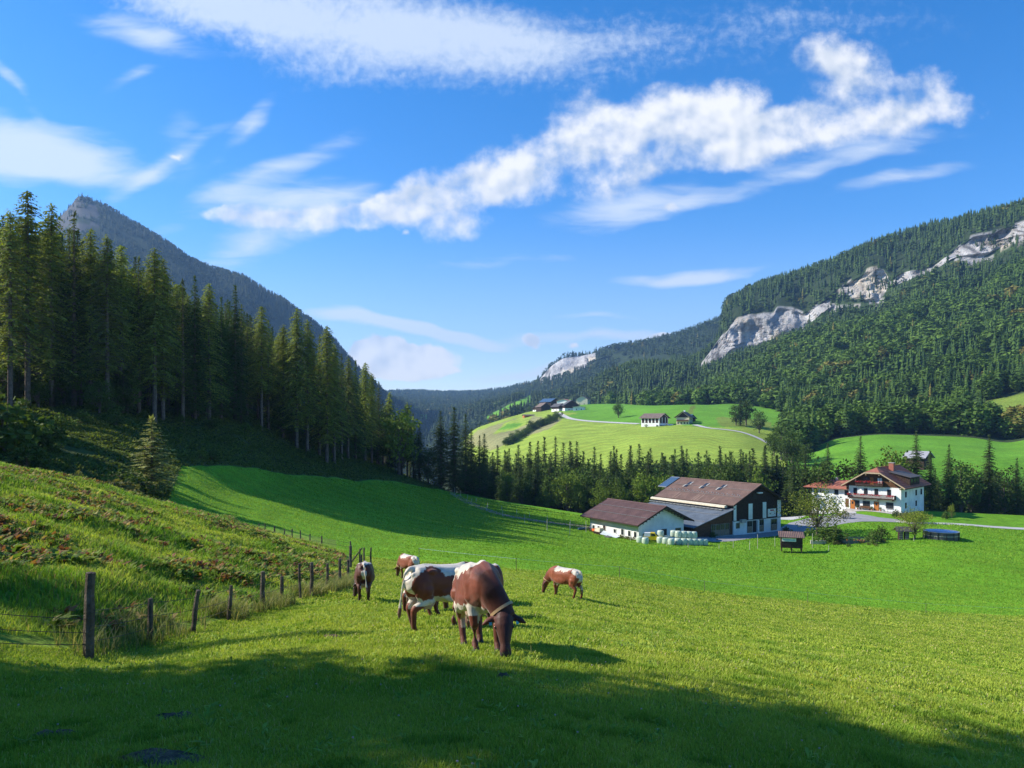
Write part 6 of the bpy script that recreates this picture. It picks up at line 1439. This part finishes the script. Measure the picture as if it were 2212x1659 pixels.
def blades(rg, P, h, wd, col, lean=.45):
    """bent blades: two quads each"""
    n = len(P); an = rg.random(n)*6.283; d = np.stack([np.cos(an), np.sin(an), np.zeros(n)], 1); s = np.stack([-np.sin(an), np.cos(an), np.zeros(n)], 1)
    ln = (lean*rg.random(n))[:, None]*h[:, None]; up = np.array([[0, 0, 1.0]])
    m = P+up*h[:, None]*.58+d*ln*.30; tp = P+up*h[:, None]*(1-.15*rg.random(n))[:, None]+d*ln; w_ = wd[:, None]*.5
    P = P-up*.01
    V = np.stack([P-s*w_, P+s*w_, m+s*w_*.8, m-s*w_*.8, tp+s*w_*.12, tp-s*w_*.12], 1).reshape(-1, 3)
    b0 = (np.arange(n)*6)[:, None]; Fq = np.concatenate([b0+np.array([[0, 1, 2, 3]]), b0+np.array([[3, 2, 4, 5]])], 1).reshape(-1, 4)
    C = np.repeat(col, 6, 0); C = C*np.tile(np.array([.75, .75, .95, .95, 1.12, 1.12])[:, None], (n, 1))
    return V, Fq, C
def grass_obj(name, chunks, label, cat, mat=None):
    V = []; Fq = []; C = []; o_ = 0
    for v, f_, c_ in chunks: V.append(v); Fq.append(f_+o_); C.append(c_); o_ += len(v)
    o = mesh_obj(name, np.concatenate(V), np.concatenate(Fq), mat or M_GRASS); set_col(o.data, np.concatenate(C)); tag(o, label, cat, kind='stuff'); print(name, len(o.data.polygons)); return o
rg = np.random.default_rng(42)
g_a, g_b, g_c, g_d = np.array([.20, .33, .028]), np.array([.46, .52, .075]), np.array([.58, .50, .22]), np.array([.13, .26, .02])
def gcol(P, n):
    pn = np.clip(.5+.9*fbm(P[:, 0]/1.3, P[:, 1]/1.3, 91, 3), 0, 1)*.55+rg.random(n)*.45
    c = g_a[None]*(1-pn[:, None])+g_b[None]*pn[:, None]; st = rg.random(n) < .055; c[st] = g_c
    dk = fbm(P[:, 0]/.7, P[:, 1]/.7, 95, 3) > .42; c[dk] = c[dk]*.35+g_d[None]*.65
    return c*(rg.uniform(.8, 1.2, n))[:, None], dk
ch_ = []
for n, y0, y1, h_, w_, pl_ in ((250000, 4.2, 8.2, .046, .006, 2700), (215000, 8.2, 13, .052, .0095, 2700), (180000, 13, 24, .060, .018, 2650), (140000, 24, 50, .065, .040, 2600), (70000, 50, 84, .070, .065, 2600)):
    wt = ((GY[:-1, :-1] > y0) & (GY[:-1, :-1] < y1) & (T2[:-1, :-1] < 5.02) & ~((T2[:-1, :-1] > 4.0) & (PX2[:-1, :-1] < 760)))
    P, pxs, _ = sample_ground(rg, n, -380, pl_, 1.2, 5.02, wt.astype(float))
    keep = fbm(P[:, 0]*3, P[:, 1]*3, 97, 2) > -.75; P = P[keep]; m = len(P); c_, dk = gcol(P, m)
    hh = h_*rg.uniform(.5, 1.3, m)*(1+.5*fbm(P[:, 0]/.8, P[:, 1]/.8, 99, 3))*np.where(dk, 1.5, 1); tall = rg.random(m) < .012; hh[tall] *= 2.3
    ch_.append(blades(rg, P, hh, w_*rg.uniform(.7, 1.3, m)*np.where(tall, .6, 1), c_, .9))
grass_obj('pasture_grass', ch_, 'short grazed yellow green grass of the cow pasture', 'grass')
def fronds(rg, P, R_, col, n_=7):
    V = []; Fq = []; C = []
    N = len(P); k = 0
    an = rg.random((N, n_))*6.283; el = rg.uniform(.35, 1.1, (N, n_)); L = R_[:, None]*rg.uniform(.6, 1.15, (N, n_))
    d = np.stack([np.cos(an)*np.cos(el), np.sin(an)*np.cos(el), np.sin(el)], -1); dh = np.stack([np.cos(an), np.sin(an), np.zeros_like(an)], -1); s = np.stack([-np.sin(an), np.cos(an), np.zeros_like(an)], -1)
    Pb = P[:, None, :]+0*d; p1 = Pb+d*L[..., None]*.55; p2 = Pb+d*L[..., None]*.85+dh*L[..., None]*.22-np.array([0, 0, 1.0])*L[..., None]*.05; w_ = (L*.17)[..., None]
    j = rg.normal(size=p1.shape)*.03
    V = np.stack([Pb-s*w_*.2, Pb+s*w_*.2, p1+s*w_+j, p1-s*w_+j, p2], 2).reshape(-1, 3)
    b0 = (np.arange(N*n_)*5)[:, None]; F4 = b0+np.array([[0, 1, 2, 3]]); F3 = b0+np.array([[3, 2, 4, 4]])
    # tip as a thin quad
    V = np.stack([Pb-s*w_*.2, Pb+s*w_*.2, p1+s*w_+j, p1-s*w_+j, p2+s*w_*.08, p2-s*w_*.08], 2).reshape(-1, 3)
    b0 = (np.arange(N*n_)*6)[:, None]; Fq = np.concatenate([b0+np.array([[0, 1, 2, 3]]), b0+np.array([[3, 2, 4, 5]])], 1).reshape(-1, 4)
    C = np.repeat(np.repeat(col, n_, 0)*rg.uniform(.75, 1.25, (N*n_, 1)), 6, 0)
    return V, Fq, C
# broad-leaved weeds in the near turf
P, _, _ = sample_ground(rg, 5200, -60, 2300, 1.3, 3.9, (GY[:-1, :-1] < 20).astype(float)); P = P[fbm(P[:, 0]/.9, P[:, 1]/.9, 151, 3) > .02]; m = len(P)
u = rg.random((m, 1)); wc = np.array([.19, .32, .04])*(1-u)+np.array([.36, .46, .09])*u
grass_obj('turf_weeds', [fronds(rg, P, rg.uniform(.035, .11, m), wc, 6)], 'small broad leaved weeds and clover scattered in the near turf', 'weeds')
# bright meadow further off
def off_yard(P):
    k = ~inpoly(P[:, 0], P[:, 1], yard)
    for b_, x0, x1, y0, y1 in ((b1, 0, 11.4, 0, 14.9), (b2, -12, 14.4, 0, 22), (b3, -22, .3, -2, 17)):
        c_, s_ = math.cos(b_.rotation_euler.z), math.sin(b_.rotation_euler.z); dx, dy = P[:, 0]-b_.location.x, P[:, 1]-b_.location.y
        lx, ly = dx*c_+dy*s_, -dx*s_+dy*c_; k &= ~((lx > x0) & (lx < x1) & (ly > y0) & (ly < y1))
    return P[k]
mm = (~bk & ~rgm)[:-1, :-1] & (T2[:-1, :-1] < 7.97)
P, pxs, tt = sample_ground(rg, 185000, 330, 2500, 5.0, 7.9, mm/np.maximum(GY[:-1, :-1], 20)**.8)
P = off_yard(P); P = P[~((P[:, 1] > 160) & (P[:, 0] > 75))]
m = len(P); pn = np.clip(.5+.7*fbm(P[:, 0]/22, P[:, 1]/14, 141, 4, .6)+.25*np.sin((P[:, 0]*.35+P[:, 1])*1.1+2*fbm(P[:, 0]/30, P[:, 1]/30, 143, 2)), 0, 1)[:, None]; c_ = (np.array([.15, .31, .018])*(1-pn)+np.array([.29, .43, .045])*pn)*rg.uniform(.78, 1.2, m)[:, None]; Yd = P[:, 1]
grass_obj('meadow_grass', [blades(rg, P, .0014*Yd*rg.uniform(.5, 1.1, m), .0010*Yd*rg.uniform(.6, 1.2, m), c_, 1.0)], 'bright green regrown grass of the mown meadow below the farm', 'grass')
# long dry grass along the fence
wt = ((T2[:-1, :-1] > 3.93) & (T2[:-1, :-1] < 4.10) & (PX2[:-1, :-1] > 100) & (PX2[:-1, :-1] < 765)).astype(float)*(1+3*(PX2[:-1, :-1] > 430))
P, pxs, _ = sample_ground(rg, 15000, 60, 770, 3.9, 4.12, wt); cl = fbm(P[:, 0]/.8, P[:, 1]/.8, 101, 3) > .0; P = P[cl]; m = len(P)
u = rg.random(m)[:, None]; c_ = np.array([.13, .21, .03])*(1-u)+np.array([.38, .33, .15])*u
grass_obj('long_grass', [blades(rg, P, rg.uniform(.18, .55, m), rg.uniform(.008, .02, m), c_, 1.1)], 'long straw coloured grass growing along the wire fence', 'grass')
# bank: tufts and bracken
bankw = ((T2[:-1, :-1] > 4.04) & (T2[:-1, :-1] < 5.25) & (PX2[:-1, :-1] < 748-(T2[:-1, :-1]-4)*8)).astype(float)
P, pxs, _ = sample_ground(rg, 150000, -160, 760, 4.02, 5.3, bankw/np.maximum(GY[:-1, :-1], 8)**.7); m = len(P)
pn = np.clip(.5+1.1*fbm(P[:, 0]/1.8, P[:, 1]/1.8, 111, 4), 0, 1)[:, None]; u = rg.random(m)[:, None]
c_ = np.array([.17, .33, .025])*(1-pn)+np.array([.44, .52, .06])*pn; sr = (rg.random(m) < .10); c_[sr] = np.array([.34, .27, .11])
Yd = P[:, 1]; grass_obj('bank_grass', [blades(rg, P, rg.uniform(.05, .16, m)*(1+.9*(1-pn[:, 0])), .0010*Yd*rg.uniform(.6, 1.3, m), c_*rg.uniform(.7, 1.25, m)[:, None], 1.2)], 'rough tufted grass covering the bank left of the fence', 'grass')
P, pxs, _ = sample_ground(rg, 15000, -160, 750, 4.06, 5.2, bankw/np.maximum(GY[:-1, :-1], 8)**.3)
nn_ = fbm(P[:, 0]/2.6, P[:, 1]/2.6, 121, 4, .6); kp = nn_ > .05; P = P[kp]; m = len(P); u = rg.random(m)
pal = np.array([[.20, .095, .035], [.30, .22, .08], [.07, .13, .022], [.14, .21, .03], [.17, .07, .04], [.33, .30, .10]])
idx = rg.choice(6, m, p=[.07, .10, .37, .34, .04, .08]); patchb = fbm(P[:, 0]/4, P[:, 1]/4, 123, 2) > 0; idx = np.where(patchb & (rg.random(m) < .4), rg.choice([0, 4, 1], m), idx)
grass_obj('bracken', [fronds(rg, P, rg.uniform(.15, .42, m), pal[idx]*1.1)], 'green and rust brown bracken in clumps all over the bank', 'bracken')
# rough growth on the shaded slopes behind
wt = (rg_mask := (((T2[:-1, :-1] > 5.9) & (T2[:-1, :-1] < 8.0) & (PX2[:-1, :-1] < 352+(T2[:-1, :-1]-6.2)*22)) | ((T2[:-1, :-1] >= 7.95) & (T2[:-1, :-1] < 9.2) & (PX2[:-1, :-1] < 960)))).astype(float)
P, pxs, _ = sample_ground(rg, 64000, -60, 960, 5.9, 9.2, wt); m = len(P); P = P[fbm(P[:, 0]/6, P[:, 1]/6, 131, 3) > -.55]; m = len(P); u = rg.random(m)[:, None]
c_ = np.array([.055, .10, .02])*(1-u)+np.array([.19, .24, .045])*u
grass_obj('slope_undergrowth', [fronds(rg, P, rg.uniform(.18, .55, m), c_, 5)], 'rough brambles and grass on the shaded slope under the forest', 'undergrowth')
# dark scrub line between bank and the upper meadow, and scrub round the lone spruce
for i in range(22):
    u = i/21; px = 225+u*75; Y = 60+8*u+random.uniform(-2, 5)
    tree('bush' if i % 3 else 'dry_bush', (px-CX)/F_PX*Y, Y, random.uniform(1.2, 2.6), 'dark bush in the hollow below the lone young spruce', 'bushes in the hollow below the lone spruce', wide=1.3)
for px, Y, top, lab in ((12, 70, 850, 'sunlit leafy shrub at the left picture edge under the forest'), (30, 74, 870, 'second sunlit leafy shrub near the left edge under the forest'), (92, 78, 895, 'grey green sapling with a bright shrub on the dark slope'), (60, 66, 950, 'small grey bush on the crest of the left slope'), (168, 56, 1012, 'tall thistle-like weed standing up on the bank crest')):
    tree_px('bush' if px != 168 else 'dry_bush', px, Y, top, lab, wide=1.3 if px != 168 else .35)
# dung and bare earth
M_DUNG = simple_mat('bare_earth', (.13, .095, .065), .95, .1, .4, 20, .6, 30)
for px, py, r_, lab in ((382, 1552, .20, 'dark dried dung patch in the shaded grass at lower left'), (345, 1640, .27, 'bare earth patch at the bottom left edge of the picture'), (118, 1592, .20, 'trampled earth patch in the far lower left corner'), (1088, 1463, .07, 'small dung patch in front of the nearest cow'), (716, 1377, .15, 'flat dung patch left of the cows in the sunlit strip')):
    g = on_ground(px, py, 3, 30); v = []; f_ = []; n = 22; rr = random.Random(px)
    for k in range(n):
        a = 6.2832*k/n; q = r_*rr.uniform(.65, 1.15); x_, y_ = g.x+q*math.cos(a)*1.3, g.y+q*math.sin(a)*.8; v.append((x_, y_, gz(x_, y_)+.006))
        x_, y_ = g.x+q*math.cos(a)*.6, g.y+q*math.sin(a)*.45; v.append((x_, y_, gz(x_, y_)+.035+rr.uniform(0, .03)))
    v.append((g.x, g.y, gz(g.x, g.y)+.05))
    for k in range(n): f_ += [(2*k, 2*((k+1) % n), 2*((k+1) % n)+1, 2*k+1), (2*k+1, 2*((k+1) % n)+1, 2*n)]
    tag(mesh_obj('dung_patch', v, f_, M_DUNG, smooth=True), lab, 'dung')
# clover and dandelion heads
P, _, _ = sample_ground(rg, 260, 0, 2212, 1.8, 3.6); V = []; Fq = []; C = []
v0, f0 = blob((0, 0, 0), (.011, .011, .009), 6)
v0 = np.array([tuple(a) for a in v0]); f0 = np.array([q for q in f0])
V = (v0[None]+(P+np.array([0, 0, .055]))[:, None, :]).reshape(-1, 3); Fq = (f0[None]+(np.arange(len(P))*len(v0))[:, None, None]).reshape(-1, 4)
cc_ = np.where(rg.random((len(P), 1)) < .25, np.array([[.75, .55, .02]]), np.array([[.55, .45, .48]])); C = np.repeat(cc_, len(v0), 0)
grass_obj('meadow_flowers', [(V, Fq, C)], 'scattered tiny clover and dandelion heads in the near grass', 'flowers')
